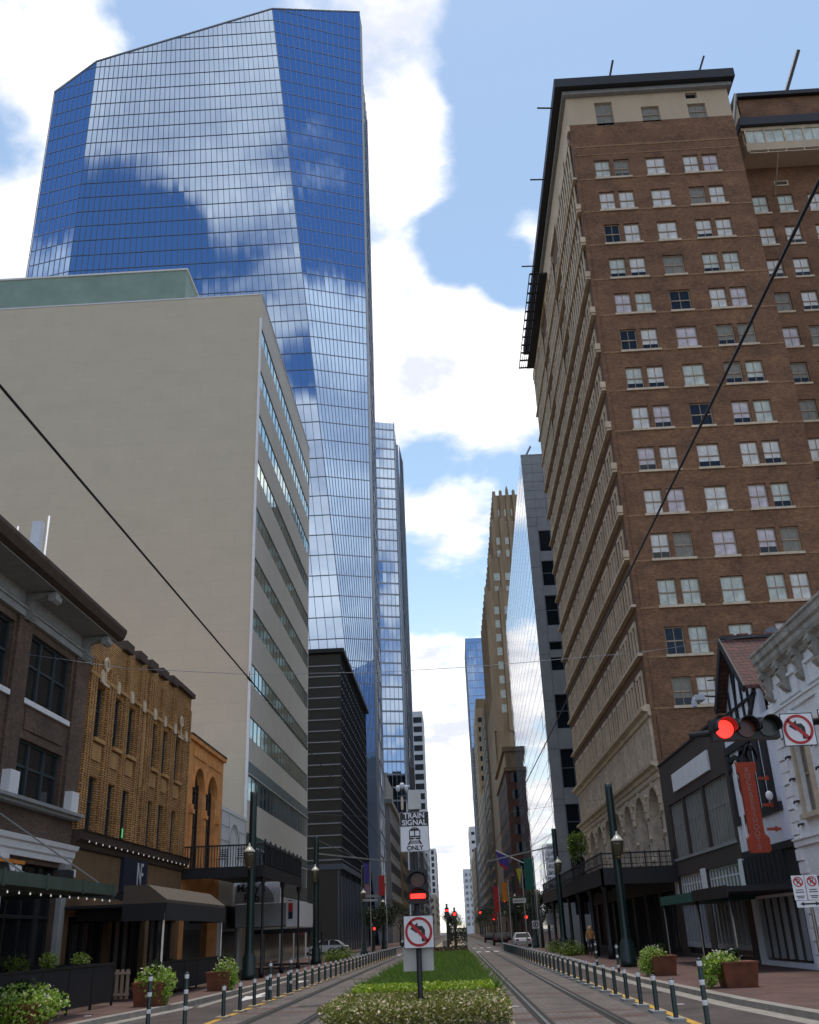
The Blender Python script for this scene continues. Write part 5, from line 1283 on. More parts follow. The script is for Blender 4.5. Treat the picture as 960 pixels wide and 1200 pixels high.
b = MB(Fr(0, 19.988, 0)); b.slab([(6.56, 1.99), (6.64, 1.95), (6.64, 2.03)], 0, .001); b.slab([(6.94, 1.99), (6.86, 1.95), (6.86, 2.03)], 0, .001); b.slab([(6.64, 1.975), (6.86, 1.975), (6.86, 2.005), (6.64, 2.005)], 0, .001); b.build('arrow', 'signblack', p2)

# ------------------------------------------------------------------ lamp posts (traction poles with lanterns)
def lamp(x, y, h, lz, dx, label, arm=None):
    t = thing('street_lamp', label, 'street lamp', (x, y, .13), 'green lantern posts along the kerbs')
    b = MB(); b.lathe((x, y, .13), [(.36, 0), (.36, .25), (.3, .32), (.3, .9), (.24, 1.0), (.2, 1.15), (.19, 2.2), (.17, h-.2), (.17, h)], 12); b.build('pole', 'darkgreen', t)
    lx, ly = x+dx, y-.42
    b = MB(); b.tube([(x, y, lz-.25), (x+dx*.6, y-.3, lz-.35), (lx, ly, lz-.1)], .035, 6); b.build('arm', 'darkgreen', t)
    b = MB(); b.lathe((lx, ly, lz-.1), [(.06, 0), (.16, .08), (.22, .45), (.24, .62)], 12); la = b.build('lantern', 'lampglass', t)
    b = MB(); b.lathe((lx, ly, lz+.52), [(.27, 0), (.27, .06), (.2, .12), (.12, .22), (.05, .28), (.05, .34), (.015, .42)], 12); b.build('dome', 'lampcap', la)
    b = MB(); b.lathe((lx, ly, lz-.22), [(.04, 0), (.1, .08), (.14, .12)], 12)
    for k in range(6):
        a = k*math.pi/3; b.tube([(lx+.17*math.cos(a), ly+.17*math.sin(a), lz-.05), (lx+.25*math.cos(a), ly+.25*math.sin(a), lz+.52)], .012, 4)
    b.build('cage', 'brass', la)
    if arm:
        b = MB(); b.tube([(x, y, arm[1]), (arm[0], y, arm[2])], .05, 6); b.build('wire_bracket', 'silver', t)
        b = MB(); b.tube([(x, y, arm[1]+.9), (x+(arm[0]-x)*.55, y, arm[1]+(arm[2]-arm[1])*.55)], .015, 4); b.build('stay', 'black', t)
    return t
lamp(-9.35, 47, 8.1, 4.95, -.05, 'dark green lantern post in front of the balcony, nearest on the left')
lamp(-9.3, 69, 8.0, 5.35, -.02, 'dark green lantern post by the dark awning with a pale wire bracket', (-4.4, 7.0, 6.3))
lamp(7.2, 45, 7.5, 4.6, .05, 'dark green lantern post beside the iron canopy corner, nearest on the right')
lamp(7.2, 71, 8.0, 5.3, .05, 'dark green lantern post halfway along the iron canopy with a wire bracket', (2.4, 7.0, 6.15))
lamp(-8.7, 98, 7.8, 4.9, .05, 'dark green lantern post by the corner of the cross street on the left')
lamp(7.3, 97, 7.8, 4.9, .0, 'dark green lantern post by the corner of the cross street on the right')
lamp(-8.9, 128, 7.8, 4.9, .0, 'dark green lantern post in front of the black ribbed office')
lamp(7.4, 128, 7.8, 4.9, .0, 'dark green lantern post in front of the mirror glass building')

# ------------------------------------------------------------------ overhead wires
def sagwire(name, pts, r, label, mat='black'):
    b = MB(); b.tube(pts, r, 5); return tag(b.build(name, mat), label, 'cable')
sagwire('overhead_wire', [(-4.0, -30, 6.6), (-4.0, 7.5, 6.58), (-4.0, 19, 6.68), (-4.0, 48, 6.8), (-4.2, 69, 6.75), (-4.1, 120, 6.5), (-4.1, 400, 6.5)], .016, 'black contact wire running above the left tracks')
sagwire('overhead_wire', [(2.9, -30, 6.6), (2.9, 8, 6.62), (2.9, 28, 6.7), (2.6, 71, 6.6), (2.5, 120, 6.5), (2.5, 400, 6.5)], .016, 'black contact wire running above the right tracks')
sagwire('span_wire', [(-13, 28, 10.05), (-9.5, 28, 9.4), (-5.9, 28, 9.05), (-2, 28, 8.92), (1, 28, 8.95), (6, 28, 9.15), (11.4, 28, 9.7)], .008, 'thin wire spanning the street between the facades', 'mullion')
sagwire('span_wire', [(-13, 75, 10.5), (0, 75, 9.4), (12, 75, 10.5)], .01, 'thin wire spanning the street at the lantern posts further back', 'mullion')
for x, y, z, lb in ((-4.0, 19.3, 6.68, 'small insulator clamp on the wire above the left tracks'), ):
    b = MB(); b.tube([(x, y-.15, z), (x, y+.15, z)], .028, 5); b.tube([(x, y, z), (x, y, z+.16)], .01, 5); tag(b.build('wire_clamp', 'black'), lb, 'clamp')

# ------------------------------------------------------------------ bollards
def bollard(x, y, label, group):
    t = thing('bollard', label, 'bollard', (x, y, 0), group)
    b = MB(); b.lathe((x, y, 0), [(.06, 0), (.05, .03), (.05, .72), (.035, .745)], 10); b.build('post', 'darkgreen', t)
    b = MB(); b.lathe((x, y, .625), [(.052, 0), (.053, .01), (.053, .085), (.052, .09)], 10); b.build('reflective_band', 'signwhite', t)
    b = MB(); b.box((x-.14, y-.3, 0), (x+.14, y+.3, .055)); b.build('base', 'kerbtan' if x < 0 else 'greytrim', t)
    return t
for x0, xs, y0, n, lab, grp in ((-5.86, .35, 26.4, 36, 'low dark green bollard in the line left of the tracks', 'low bollards left of the tracks'),
                          (4.22, -.1, 21.4, 38, 'low dark green bollard in the line right of the tracks', 'low bollards right of the tracks')):
    p = bollard(x0, y0, lab, grp)
    for k in range(1, n): dup(p, (x0+xs*k/n, y0+1.93*k, 0))
def tall_bollard(x, y, h, label):
    t = thing('tall_bollard', label, 'bollard', (x, y, 0), 'tall banded bollards')
    b = MB(); b.lathe((x, y, 0), [(.07, 0), (.05, .04), (.05, h-.02), (.03, h)], 10); b.build('post', 'darkgreen', t)
    for z in (h-.14, h-.46, h-.8):
        if z > .1: b = MB(); b.lathe((x, y, z), [(.052, 0), (.053, .01), (.053, .085), (.052, .09)], 10); b.build('reflective_band', 'signwhite', t)
for x, y, h, lb in ((-7.0, 23.9, 1.12, 'tall banded bollard nearest the left kerb by the leafy planter'), (-6.35, 24.6, 1.12, 'tall banded bollard just right of the one nearest the left kerb'), (4.55, 20.2, 1.13, 'tall banded bollard at the bottom right of the picture'),
                    (-5.95, 33.4, 1.1, 'tall banded bollard in the left line, nearest of the far pair'), (-5.9, 37.2, 1.1, 'tall banded bollard in the left line, further of the far pair'), (6.0, 40, 1.1, 'tall banded bollard at the right kerb before the lantern post'), (6.2, 47.5, 1.1, 'tall banded bollard at the right kerb past the lantern post')):
    tall_bollard(x, y, h, lb)

# ------------------------------------------------------------------ planters and plants
def planter(x, y, w, label, spread, ccx=0, mat='leaf_bright', h=.62, lh=.5, n=1500, box=True):
    t = thing('planter', label, 'planter', (x, y, .13))
    if box:
        b = MB(); z0 = .13
        a, c = w*.42, w*.5
        P = [(x-a, y-a), (x+a, y-a), (x+a, y+a), (x-a, y+a)]; Q = [(x-c, y-c), (x+c, y-c), (x+c, y+c), (x-c, y+c)]
        for i in range(4):
            j = (i+1) % 4; b.poly([(*P[i], z0), (*P[j], z0), (*Q[j], z0+h), (*Q[i], z0+h)])
        b.box((x-c-.02, y-c-.02, z0+h-.05), (x+c+.02, y+c+.02, z0+h+.0)); b.build('box', 'rust', t)
    b = MB(); leaves(b, (x+ccx, y-.05, .13+h*.95), (spread, spread*.9, lh), n, .085, shell=.35)
    leaves(b, (x+ccx*1.9, y-.1, .13+h*.5), (spread*.62, spread*.7, h*.55), n//2, .08, shell=.3); b.build('foliage', mat, t)
    b = MB(); leaves(b, (x+ccx, y-.1, .13+h+lh*.5), (spread*.8, spread*.7, lh*.5), 60, .08, shell=.6); b.build('blossoms', 'petal', t)
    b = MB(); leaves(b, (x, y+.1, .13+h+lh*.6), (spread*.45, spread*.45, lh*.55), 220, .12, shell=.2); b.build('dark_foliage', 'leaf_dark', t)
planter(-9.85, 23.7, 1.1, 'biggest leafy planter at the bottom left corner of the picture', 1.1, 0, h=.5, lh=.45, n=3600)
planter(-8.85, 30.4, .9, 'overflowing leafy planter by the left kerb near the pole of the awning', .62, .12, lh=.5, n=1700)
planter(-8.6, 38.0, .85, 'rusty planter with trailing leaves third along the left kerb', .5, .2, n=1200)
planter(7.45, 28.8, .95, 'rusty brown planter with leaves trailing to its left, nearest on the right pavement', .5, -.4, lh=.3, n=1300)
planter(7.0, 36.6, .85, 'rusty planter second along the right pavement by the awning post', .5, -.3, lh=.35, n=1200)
planter(7.1, 66, 1.6, 'bushy planter at the right kerb past the person', 1.0, 0, 'leaf_olive', h=.3, lh=.65, n=1800, box=False)
planter(7.2, 76, 1.6, 'bushy planter at the right kerb near the red shopfront', 1.0, 0, 'leaf_olive', h=.3, lh=.55, n=1400, box=False)
planter(-8.9, 75, 1.6, 'olive green hedge tub at the left kerb, nearer one of the two', 1.0, 0, 'leaf_olive', h=.35, lh=.5, n=1600, box=False)
planter(-9.0, 82, 1.6, 'olive green hedge tub at the left kerb, further one of the two', 1.2, 0, 'leaf_olive', h=.35, lh=.55, n=1600, box=False)
def shrub(x, y, z, r, label, mat='leaf_olive', n=500):
    t = thing('potted_shrub', label, 'plant', (x, y, .13))
    b = MB(); b.lathe((x, y, .13), [(.13, 0), (.2, .35), (.21, .4)], 10); b.build('pot', 'black', t)
    b = MB(); b.tube([(x, y, .5), (x, y, z)], .02, 5); b.build('stem', 'bark', t)
    b = MB(); leaves(b, (x, y, z), (r, r, r*.85), n, .07, shell=.2); b.build('foliage', mat, t)
shrub(-11.7, 27.6, 1.35, .38, 'round yellow green shrub in a pot behind the fence, leftmost of three')
shrub(-11.9, 30.3, 1.4, .3, 'upright yellow green shrub in a pot behind the fence, middle of three')
shrub(-11.9, 32.9, 1.35, .33, 'yellow green shrub in a pot behind the fence end, rightmost of three')
shrub(-11.6, 41.5, 1.0, .4, 'low dark shrub behind the second fence under the taupe awning', 'leaf_dark')
def fence(x, y0, y1, h, label, back=None):
    t = thing('patio_fence', label, 'fence', (x, (y0+y1)/2, .13))
    b = MB(); b.box((x-.015, y0, .25), (x+.015, y1, h-.05)); b.build('panel', 'blacksoft', t)
    b = MB(); b.box((x-.04, y0, h-.05), (x+.04, y1, h)); b.build('top_rail', 'black', t)
    n = int((y1-y0)/1.6)+1
    for k in range(n):
        b = MB(); y = y0+(y1-y0)*k/(n-1) if n > 1 else y0; b.box((x-.03, y-.03, .13), (x+.03, y+.03, h-.051)); b.build('post', 'black', t)
    if back:
        b = MB(); b.box((back, y1-.015, .25), (x-.041, y1+.015, h)); b.build('end_panel', 'blacksoft', t)
fence(-10.3, 20.5, 31.3, 1.28, 'black canvas patio fence beside the biggest planter', -12.9)
fence(-10.0, 34.5, 44, 1.2, 'black canvas patio fence under the taupe awning')
t = thing('patio_gate', 'small wooden slat barrier between the two black patio fences', 'gate', (-11, 33, .13))
b = MB()
for k in range(7): b.box((-11.5+k*.17, 33.1, .2), (-11.4+k*.17, 33.13, 1.05))
b.build('slats', 'frame_tan', t)
b = MB(); b.box((-11.52, 33.06, .3), (-10.35, 33.1, .38)); b.box((-11.52, 33.06, .9), (-10.35, 33.1, .98)); b.build('rails', 'frame_tan', t)

# ------------------------------------------------------------------ iron balcony left
t = thing('iron_balcony', 'black iron balcony on posts in front of the orange arched windows', 'balcony', (-11, 52, 0))
b = MB(); b.box((-12.97, 48.4, 4.85), (-9, 60, 5.0)); b.box((-9.06, 48.35, 4.45), (-8.96, 60.05, 4.95)); b.box((-12.97, 48.3, 4.5), (-9.06, 48.4, 4.95)); b.build('deck', 'black', t)
b = MB()
b.box((-9.05, 48.35, 5.93), (-8.98, 60, 6.0)); b.box((-12.97, 48.35, 5.93), (-9.05, 48.42, 6.0)); b.box((-9.04, 48.4, 5.12), (-8.99, 60, 5.16))
for k in range(30): b.box((-12.9+k*.13, 48.37, 5.0), (-12.87+k*.13, 48.4, 5.93))
for k in range(80): b.box((-9.03, 48.4+k*.145, 5.0), (-9.0, 48.43+k*.145, 5.93))
for k in range(9): b.box((-9.05, 48.4+k*1.45, 5.0), (-8.97, 48.48+k*1.45, 6.2))
b.build('railing', 'black', t)
for x, y in ((-9.1, 48.6), (-9.1, 54.2), (-9.1, 59.8)):
    b = MB(); b.lathe((x, y, .13), [(.12, 0), (.12, .3), (.06, .4), (.06, 4.0), (.14, 4.2), (.14, 4.4)], 8); b.build('post', 'black', t)
for k, (x, y) in enumerate(((-10.4, 49.4), (-11.3, 49.5), (-9.8, 50.5))):
    t = thing('bistro_chair', 'slatted black metal chair on the iron balcony', 'chair', (x, y, 5.0), 'chairs on the iron balcony')
    b = MB(); b.box((x-.2, y-.2, 5.43), (x+.2, y+.2, 5.46)); b.build('seat', 'mullion', t)
    b = MB()
    for j in range(4): b.box((x-.2, y+.18, 5.55+j*.1), (x+.2, y+.2, 5.6+j*.1))
    b.build('backrest', 'mullion', t)
    for dx, dy in ((-.18, -.18), (.18, -.18), (-.18, .18), (.18, .18)):
        b = MB(); b.box((x+dx-.012, y+dy-.012, 5.0), (x+dx+.012, y+dy+.012, 5.43 if dy < 0 else 5.95)); b.build('leg', 'mullion', t)
# ------------------------------------------------------------------ pub sign and its awning
t = thing('pub_sign', "white board with a dark oval reading Molly's Pub under the balcony", 'sign', (-11.5, 61, 4))
f = Fr(0, 60.6, 0)
b = MB(f); b.slab([(-13.6, 3.72), (-10.3, 3.72), (-10.3, 5.1), (-13.6, 5.1)], 0, .15); b.build('board', 'white', t)
b = MB(f); n = 20; b.slab([(-12.1+1.45*math.cos(math.pi*k/n), 3.74+1.2*math.sin(math.pi*k/n)) for k in range(n+1)], -.02, -.001); b.build('oval', 'greytrim', t)
text('word', "Molly's", .62, 'signblack', t, (-12.05, 60.57, 4.55), 0, .01, bold=.012); text('word', 'Pub', .62, 'signblack', t, (-12.0, 60.57, 4.0), 0, .01, bold=.012)
t = thing('awning', "white canvas box awning with a red poster below the Molly's Pub board", 'awning', (-11.5, 62, 2.5))
b = MB(); b.box((-12.9, 60.4, 2.45), (-9.9, 67, 3.68)); b.build('canopy', 'paleshutter', t)
b = MB(); b.box((-9.9, 60.3, 2.38), (-9.25, 67, 3.75)); b.build('end_box', 'white', t)
b = MB(); b.box((-9.75, 60.25, 3.2), (-9.5, 60.29, 3.65)); b.m = 1; b.box((-9.75, 60.25, 2.8), (-9.5, 60.29, 3.19)); b.build('poster', ['banner_red', 'bluesign'], t)
t = thing('awning', 'dark sloped canvas awning at the end of the beige office block', 'awning', (-10.5, 72, 2.4))
b = MB(); b.profile([(76, 2.1), (69, 2.1), (69, 2.35), (70, 2.9), (76, 2.9)], -12.95, -9.6); b.build('canopy', 'blacksoft', t)
for y in (69.3, 75.6):
    b = MB(); b.tube([(-9.8, y, .13), (-9.8, y, 2.1)], .04, 6); b.build('post', 'black', t)

# ------------------------------------------------------------------ median garden
b = MB(); b.box((-2.75, 19.5, 0), (1.02, 89, .13)); b.box((-2.75, 96, 0), (1.02, 118, .13)); b.box((-2.75, 121, 0), (1.02, 400, .13)); o = b.build('median_kerb', 'kerbtan'); o['kind'] = 'structure'
b = MB(); b.box((-2.62, 19.7, .1), (.88, 88.9, .17)); o = b.build('soil', 'soil'); o['kind'] = 'structure'
b = MB(); leaves(b, (-.85, 22.3, .32), (1.82, 2.3, .23), 22000, .07, up=.6, flat=1, hole=(-.86, 22.6, .22, 1.0)); tag(b.build('flower_hedge', 'leaf_flower'), 'low mottled flowering ground cover at the front edge of the median bed', 'flower bed', kind='stuff')
b = MB(); leaves(b, (-.85, 25.4, .38), (1.65, 1.0, .27), 9500, .08, up=.8, flat=1); tag(b.build('lime_hedge', 'leaf_lime'), 'bright lime green leafy strip behind the flowers in the median', 'hedge', kind='stuff')
b = MB(); rg = random.Random(3)
for i in range(42000):
    y = 26.4+(70-26.4)*(rg.random()**1.5); x = rg.uniform(-2.55, .86); h = rg.uniform(.22, .56)*(1.1-.45*abs(math.sin(y*.9+x*1.7)*math.sin(y*.37-x*.8))); a = rg.uniform(0, 6.28); w = .012+.0006*(y-26)
    lx, ly = rg.gauss(0, .2), rg.gauss(0, .2); i0 = len(b.v)
    b.v += [(x-w*math.cos(a), y-w*math.sin(a), .15), (x+w*math.cos(a), y+w*math.sin(a), .15), (x+lx*.5+w*.7, y+ly*.5, .15+h*.6), (x+lx, y+ly, .15+h)]
    b.f += [(i0, i0+1, i0+2), (i0, i0+2, i0+3)]; b.mi += [0, 0]; b.sm += [False, False]
tag(b.build('tall_grass', 'leaf_grass'), 'tall green grass filling the middle of the median bed', 'grass', kind='stuff')
b = MB(); leaves(b, (-.85, 77, .35), (1.6, 6.5, .28), 5000, .13, up=.4, flat=1); tag(b.build('brown_groundcover', 'leaf_brown'), 'reddish brown low shrubs at the far end of the median bed', 'shrubs', kind='stuff')
b = MB(); leaves(b, (-.85, 86, .35), (1.6, 2.2, .3), 2000, .12, up=.4, flat=1); tag(b.build('far_hedge', 'leaf_dark'), 'dark green hedge closing the median bed before the crossing', 'hedge', kind='stuff')
t = thing('planter_box', 'dark clipped hedge box standing in the median beyond the crossing', 'planter', (.2, 104, .13))
b = MB(); b.box((-.6, 103.4, .13), (1.0, 104.6, .5)); b.build('box', 'black', t)
b = MB(); leaves(b, (.2, 104, 1.3), (.85, .6, .8), 1600, .14, flat=1); b.build('foliage', 'leaf_dark', t)
t = thing('utility_cabinet', 'small pale cabinet in the median beside the far hedge box', 'cabinet', (-1.0, 101, .13))
b = MB(); b.box((-1.4, 100.6, .13), (-.7, 101.2, 1.0)); b.build('body', 'paleshutter', t)
b = MB(); b.box((-1.45, 100.55, 1.0), (-.65, 101.25, 1.06)); b.build('lid', 'signback', t)

# ------------------------------------------------------------------ trees
def tree(x, y, z, rx, rz, label, mat='leaf_dark', n=2600, seed=1, group='street trees'):
    rr = random.Random(seed); t = thing('street_tree', label, 'tree', (x, y, .13), group)
    b = MB(); b.tube([(x, y, .1), (x+.05, y, z*.45), (x, y, z*.8)], [.16, .12, .07], 7)
    for k in range(5):
        a = rr.uniform(0, 6.28); b.tube([(x, y, z*.5), (x+rx*.6*math.cos(a), y+rx*.6*math.sin(a), z+rz*rr.uniform(-.2, .5))], [.07, .02], 5)
    b.build('trunk', 'bark', t)
    b = MB()
    for k in range(9):
        a = rr.uniform(0, 6.28); q = rr.uniform(.2, .7)
        leaves(b, (x+rx*q*math.cos(a), y+rx*q*math.sin(a), z+rz*rr.uniform(-.55, .6)), (rx*.5, rx*.5, rz*.42), n//9, .2, shell=.25, rnd=rr)
    b.build('crown', mat, t)
tree(-9.6, 121, 3.6, 2.3, 1.7, 'round dark street tree in front of the black ribbed office', seed=2)
tree(-9.2, 133, 3.8, 2.1, 1.7, 'dark street tree just beyond the first one on the left', seed=3)
tree(8.3, 102, 3.9, 1.9, 1.7, 'dark street tree by the corner with the white car', seed=4)
tree(9.0, 124, 4.2, 2.2, 2.0, 'dark street tree before the mirror glass building', seed=5)
tree(8.8, 140, 4.2, 2.2, 2.0, 'dark street tree beside the mirror glass building', seed=6)
tree(10.2, 84, 7.8, .9, 1.4, 'narrow green tree rising above the iron canopy end', 'leaf_olive', 1200, 7)
for k in range(8):
    tree(-8.6, 160+k*24, 4.6, 2.4, 2.2, 'small dark street tree in the distant left row', n=900, seed=20+k, group='distant street trees on the left')
    tree(7.6, 158+k*24, 4.8, 2.4, 2.4, 'small dark street tree in the distant right row', n=900, seed=40+k, group='distant street trees on the right')
for k in range(4):
    tree(-1+.8*(k % 2), 150+k*26, 3.6, 1.2, 1.4, 'small tree growing in the far median', 'leaf_olive' if k % 2 else 'leaf_dark', 700, 60+k, 'small trees in the far median')
tree(3.5, 470, 6, 5, 5, 'pale green tree closing the end of the street', 'leaf_olive', 900, 71)

# ------------------------------------------------------------------ cars
def car(x, y, rz, paint, label, group='cars on the cross street and lanes'):
    t = thing('parked_car', label, 'car', (x, y, 0), group); t.rotation_euler = (0, 0, rz)
    def B(mb, n, m, p=t):
        me = mb.build(n, m); me.parent = p; return me
    b = MB(); w = .86
    side = [(-2.25, .35), (-2.3, .62), (-2.2, .86), (-1.45, .95), (1.0, .98), (2.0, .84), (2.28, .62), (2.28, .35)]
    b.profile([(0, 0)], 0, 0) if False else None
    n = len(side)
    b.poly([(s_[0], -w, s_[1]) for s_ in side]); b.poly([(s_[0], w, s_[1]) for s_ in reversed(side)])
    for i in range(n):
        p, q = side[i], side[(i+1) % n]; b.poly([(p[0], -w, p[1]), (p[0], w, p[1]), (q[0], w, q[1]), (q[0], -w, q[1])])
    ww = .68; roof = [(-1.25, 1.36), (-.9, 1.42), (.3, 1.42), (.55, 1.38)]
    b.poly([(roof[0][0], -ww, roof[0][1]), (roof[1][0], -ww, roof[1][1]), (roof[1][0], ww, roof[1][1]), (roof[0][0], ww, roof[0][1])]); b.poly([(roof[1][0], -ww, 1.42), (roof[2][0], -ww, 1.42), (roof[2][0], ww, 1.42), (roof[1][0], ww, 1.42)]); b.poly([(.3, -ww, 1.42), (.55, -ww, 1.38), (.55, ww, 1.38), (.3, ww, 1.42)])
    for s_ in (-1, 1):
        for (x0, z0, x1, z1) in ((-1.75, .95, -1.25, 1.36), (-.35, .97, -.35, 1.42), (1.25, .96, .55, 1.38)):
            b.tube([(x0, s_*(w-.05), z0), (x1, s_*ww, z1)], .04, 4)
    B(b, 'body', paint)
    b = MB(); g = [(-1.72, .95), (-1.25, 1.35), (-.9, 1.405), (.3, 1.405), (.54, 1.37), (1.22, .97)]
    b.poly([(p[0], -(w-.06) if p[1] < 1 else -ww+.01, p[1]) for p in g]); b.poly([(p[0], (w-.06) if p[1] < 1 else ww-.01, p[1]) for p in reversed(g)])
    for p, q in ((g[0], g[1]), (g[5], g[4])): b.poly([(p[0], -w+.06, p[1]), (p[0], w-.06, p[1]), (q[0], ww-.01, q[1]), (q[0], -ww+.01, q[1])])
    B(b, 'windows', 'blacksoft')
    for dx in (-1.4, 1.4):
        for s_ in (-1, 1):
            b = MB(); b.tube([(dx, s_*.66, .33), (dx, s_*.88, .33)], .33, 16); wh = B(b, 'wheel', 'tyre')
            b = MB(); b.tube([(dx, s_*.87, .33), (dx, s_*.895, .33)], .2, 10); B(b, 'rim', 'silver', wh)
    for s_ in (-1, 1):
        b = MB(); b.box((2.2, s_*.6-.15, .62), (2.3, s_*.6+.15, .76)); B(b, 'headlight', 'signback')
        b = MB(); b.box((-2.31, s_*.6-.15, .66), (-2.24, s_*.6+.15, .8)); B(b, 'tail_light', 'taillamp')
    return t
car(-13.6, 134-25, math.pi, 'carwhite', 'white saloon car crossing on the left beyond the hedge tubs')
car(6.9, 112, R90, 'carwhite', 'white car standing by the right kerb beyond the crossing')
c0 = car(7.2, 150, R90, 'carblack', 'black car parked by the right kerb before the first dark tree')
dup(c0, (5.4, 132, 0), R90, 'black car in the lane just beyond the white car on the right')
dup(c0, (5.3, 168, 0), R90, 'black car further down the right lane, second behind the white car')
car(-7.0, 150, -R90, 'cargrey', 'grey car coming up the left lane beyond the crossing')
dup(c0, (-7.0, 175, 0), -R90, 'black car far down the left lane')

# ------------------------------------------------------------------ far signals, banners and street signs
def far_signal(x, y, z, label, horiz=False, arm=None, bar=False):
    t = thing('traffic_signal', label, 'traffic signal', (x, y, z), 'distant red signals')
    b = MB(); b.box((x-.2, y, z-.75), (x+.2, y+.2, z+.25)); hd = b.build('signal_head', 'black', t)
    b = MB(Fr(0, y-.03, 0)); b.disc((x, z), .15, 0, .025, 12) if not bar else b.slab([(x-.2, z-.07), (x+.2, z-.07), (x+.2, z+.07), (x-.2, z+.07)], 0, .02); b.build('lens', 'redlamp', hd)
    for q in (.33, .62):
        b = MB(Fr(0, y-.02, 0)); b.disc((x, z-q*.9), .12, 0, .015, 10); b.build('lens', 'greenoff', hd)
    if arm is not None:
        b = MB(); b.lathe((arm, y+.3, .0), [(.14, 0), (.1, z+.6)], 8); b.tube([(arm, y+.3, z+.35), (x, y+.25, z+.3)], .05, 6); b.build('mast', 'black', t)
far_signal(4.55, 95, 4.25, 'red signal on the arm with the long white name plate', arm=7.6)
far_signal(6.5, 96.5, 2.75, 'red signal low by the corner tree right of the white car', arm=7.9)
far_signal(5.1, 140, 3.15, 'small red signal above the right lane, lower of the two far ones', arm=7.9)
far_signal(3.35, 141, 4.0, 'small red signal above the right lane, higher of the two far ones', arm=7.8)
far_signal(-.8, 97, 3.6, 'red barred train signal in the median beyond the crossing', bar=True, arm=-.8)
far_signal(-.1, 99, 3.3, 'red train signal in the median just right of the barred one', arm=-.1)
far_signal(-9.2, 117, 2.4, 'red signal at the left corner below the street tree', arm=-9.5)
def flag(name, pts, mat, label, pole=None, y=0, cat='banner'):
    t = thing(name, label, cat, (pts[0][0], y, 0))
    b = MB(Fr(0, y, 0)); b.slab(pts, 0, .03); b.build('cloth', mat, t)
    if pole: b = MB(); b.tube([(pole, y+.1, .13), (pole, y+.1, max(p[1] for p in pts)+.2)], .07, 6); b.tube([(pole, y+.05, max(p[1] for p in pts)), (pts[1][0], y+.03, max(p[1] for p in pts))], .03, 5); b.build('pole', 'black', t)
flag('street_banner', [(3.55, 3.2), (4.0, 3.2), (4.0, 5.4), (3.55, 5.4)], 'banner_red', 'red banner hanging low before the brown stone fronts', 4.05, 94)
flag('street_banner', [(4.3, 4.1), (4.8, 4.1), (4.8, 5.7), (4.3, 5.7)], 'banner_orange', 'orange and yellow banner above the red signal', 4.9, 93.5)
flag('street_banner', [(6.1, 5.5), (6.3, 6.9), (5.8, 6.9)], 'banner_yellow', 'yellow green pennant between the orange and teal banners', 6.35, 95)
flag('street_banner', [(6.5, 5.0), (7.3, 5.0), (7.3, 7.7), (6.5, 7.7)], 'banner_teal', 'dark teal banner before the mirror glass building', 7.4, 94)
flag('street_banner', [(-9.7, 6.9), (-9.1, 6.9), (-9.1, 8.9), (-9.7, 8.9)], 'banner_purple', 'violet upper banner before the blue tower foot', -9.0, 110)
flag('street_banner', [(-9.7, 5.4), (-9.1, 5.4), (-9.1, 6.85), (-9.7, 6.85)], 'banner_pink', 'pink lower banner under the violet one', -9.0, 110.2)
flag('street_banner', [(-8.1, 5.6), (-7.4, 5.6), (-7.4, 7.6), (-8.1, 7.6)], 'banner_red', 'red banner before the grey limestone building', -7.3, 110)
flag('street_banner', [(4.9, 3.1), (5.5, 3.1), (5.5, 3.8), (4.9, 3.8)], 'banner_red', 'small red banner by the second far signal', 5.6, 138)
t = thing('flag', 'dark striped flag hanging from a facade pole on the right', 'flag', (7, 170, 12))
b = MB(); b.tube([(12.4, 170, 11.5), (7.2, 170, 14)], .06, 5); b.build('pole', 'antenna', t)
b = MB(Fr(0, 170, 0)); b.slab([(7.2, 13.9), (9.4, 12.6), (9.0, 10.8), (7.9, 11.4)], 0, .05); b.m = 0; b.build('cloth', 'banner_purple', t)
b = MB(Fr(0, 169.95, 0)); b.slab([(7.8, 11.5), (9.0, 10.8), (9.1, 11.2), (7.7, 12)], 0, .04); b.build('stripe', 'banner_red', t)
t = thing('street_sign', 'long white street name plate on the arm by the orange banner', 'street sign', (6.2, 95, 4.1))
b = MB(Fr(0, 94.9, 0)); b.slab([(5.3, 3.95), (6.5, 3.95), (6.5, 4.35), (5.3, 4.35)], 0, .03); b.build('plate', 'signwhite', t)
b = MB(Fr(0, 94.88, 0))
for k in range(5): b.slab([(5.42+k*.2, 4.05), (5.54+k*.2, 4.05), (5.56+k*.2, 4.25), (5.42+k*.2, 4.22)], 0, .015)
b.build('lettering', 'greytrim', t)
t = thing('road_sign', 'square black and white road sign by the red shopfront', 'road sign', (7.8, 97, 2))
b = MB(Fr(0, 92.9, 0)); b.slab([(6.75, 1.75), (7.35, 1.75), (7.35, 2.4), (6.75, 2.4)], 0, .03); b.build('plate', 'signwhite', t)
b = MB(Fr(0, 92.88, 0)); b.disc((7.05, 2.08), .25, 0, .01, 16, .18); b.slab([(6.98, 1.95), (7.1, 1.95), (7.1, 2.2), (6.98, 2.2)], 0, .01); b.build('mark', 'signblack', t)
b = MB(); b.tube([(7.4, 93, .13), (7.4, 93, 2.5)], .04, 6); b.build('post', 'black', t)
t = thing('hanging_sign', 'pale square board hung under the iron canopy in front of the red shop', 'sign', (8.5, 91.5, 2))
b = MB(Fr(0, 91, 0)); b.slab([(7.85, 2.0), (8.6, 2.0), (8.55, 2.9), (7.9, 2.9)], 0, .04); b.build('board', 'paleshutter', t)
t = thing('street_sign', 'white street name plates on the pole of the left corner lantern', 'street sign', (-7.5, 85, 4.5))
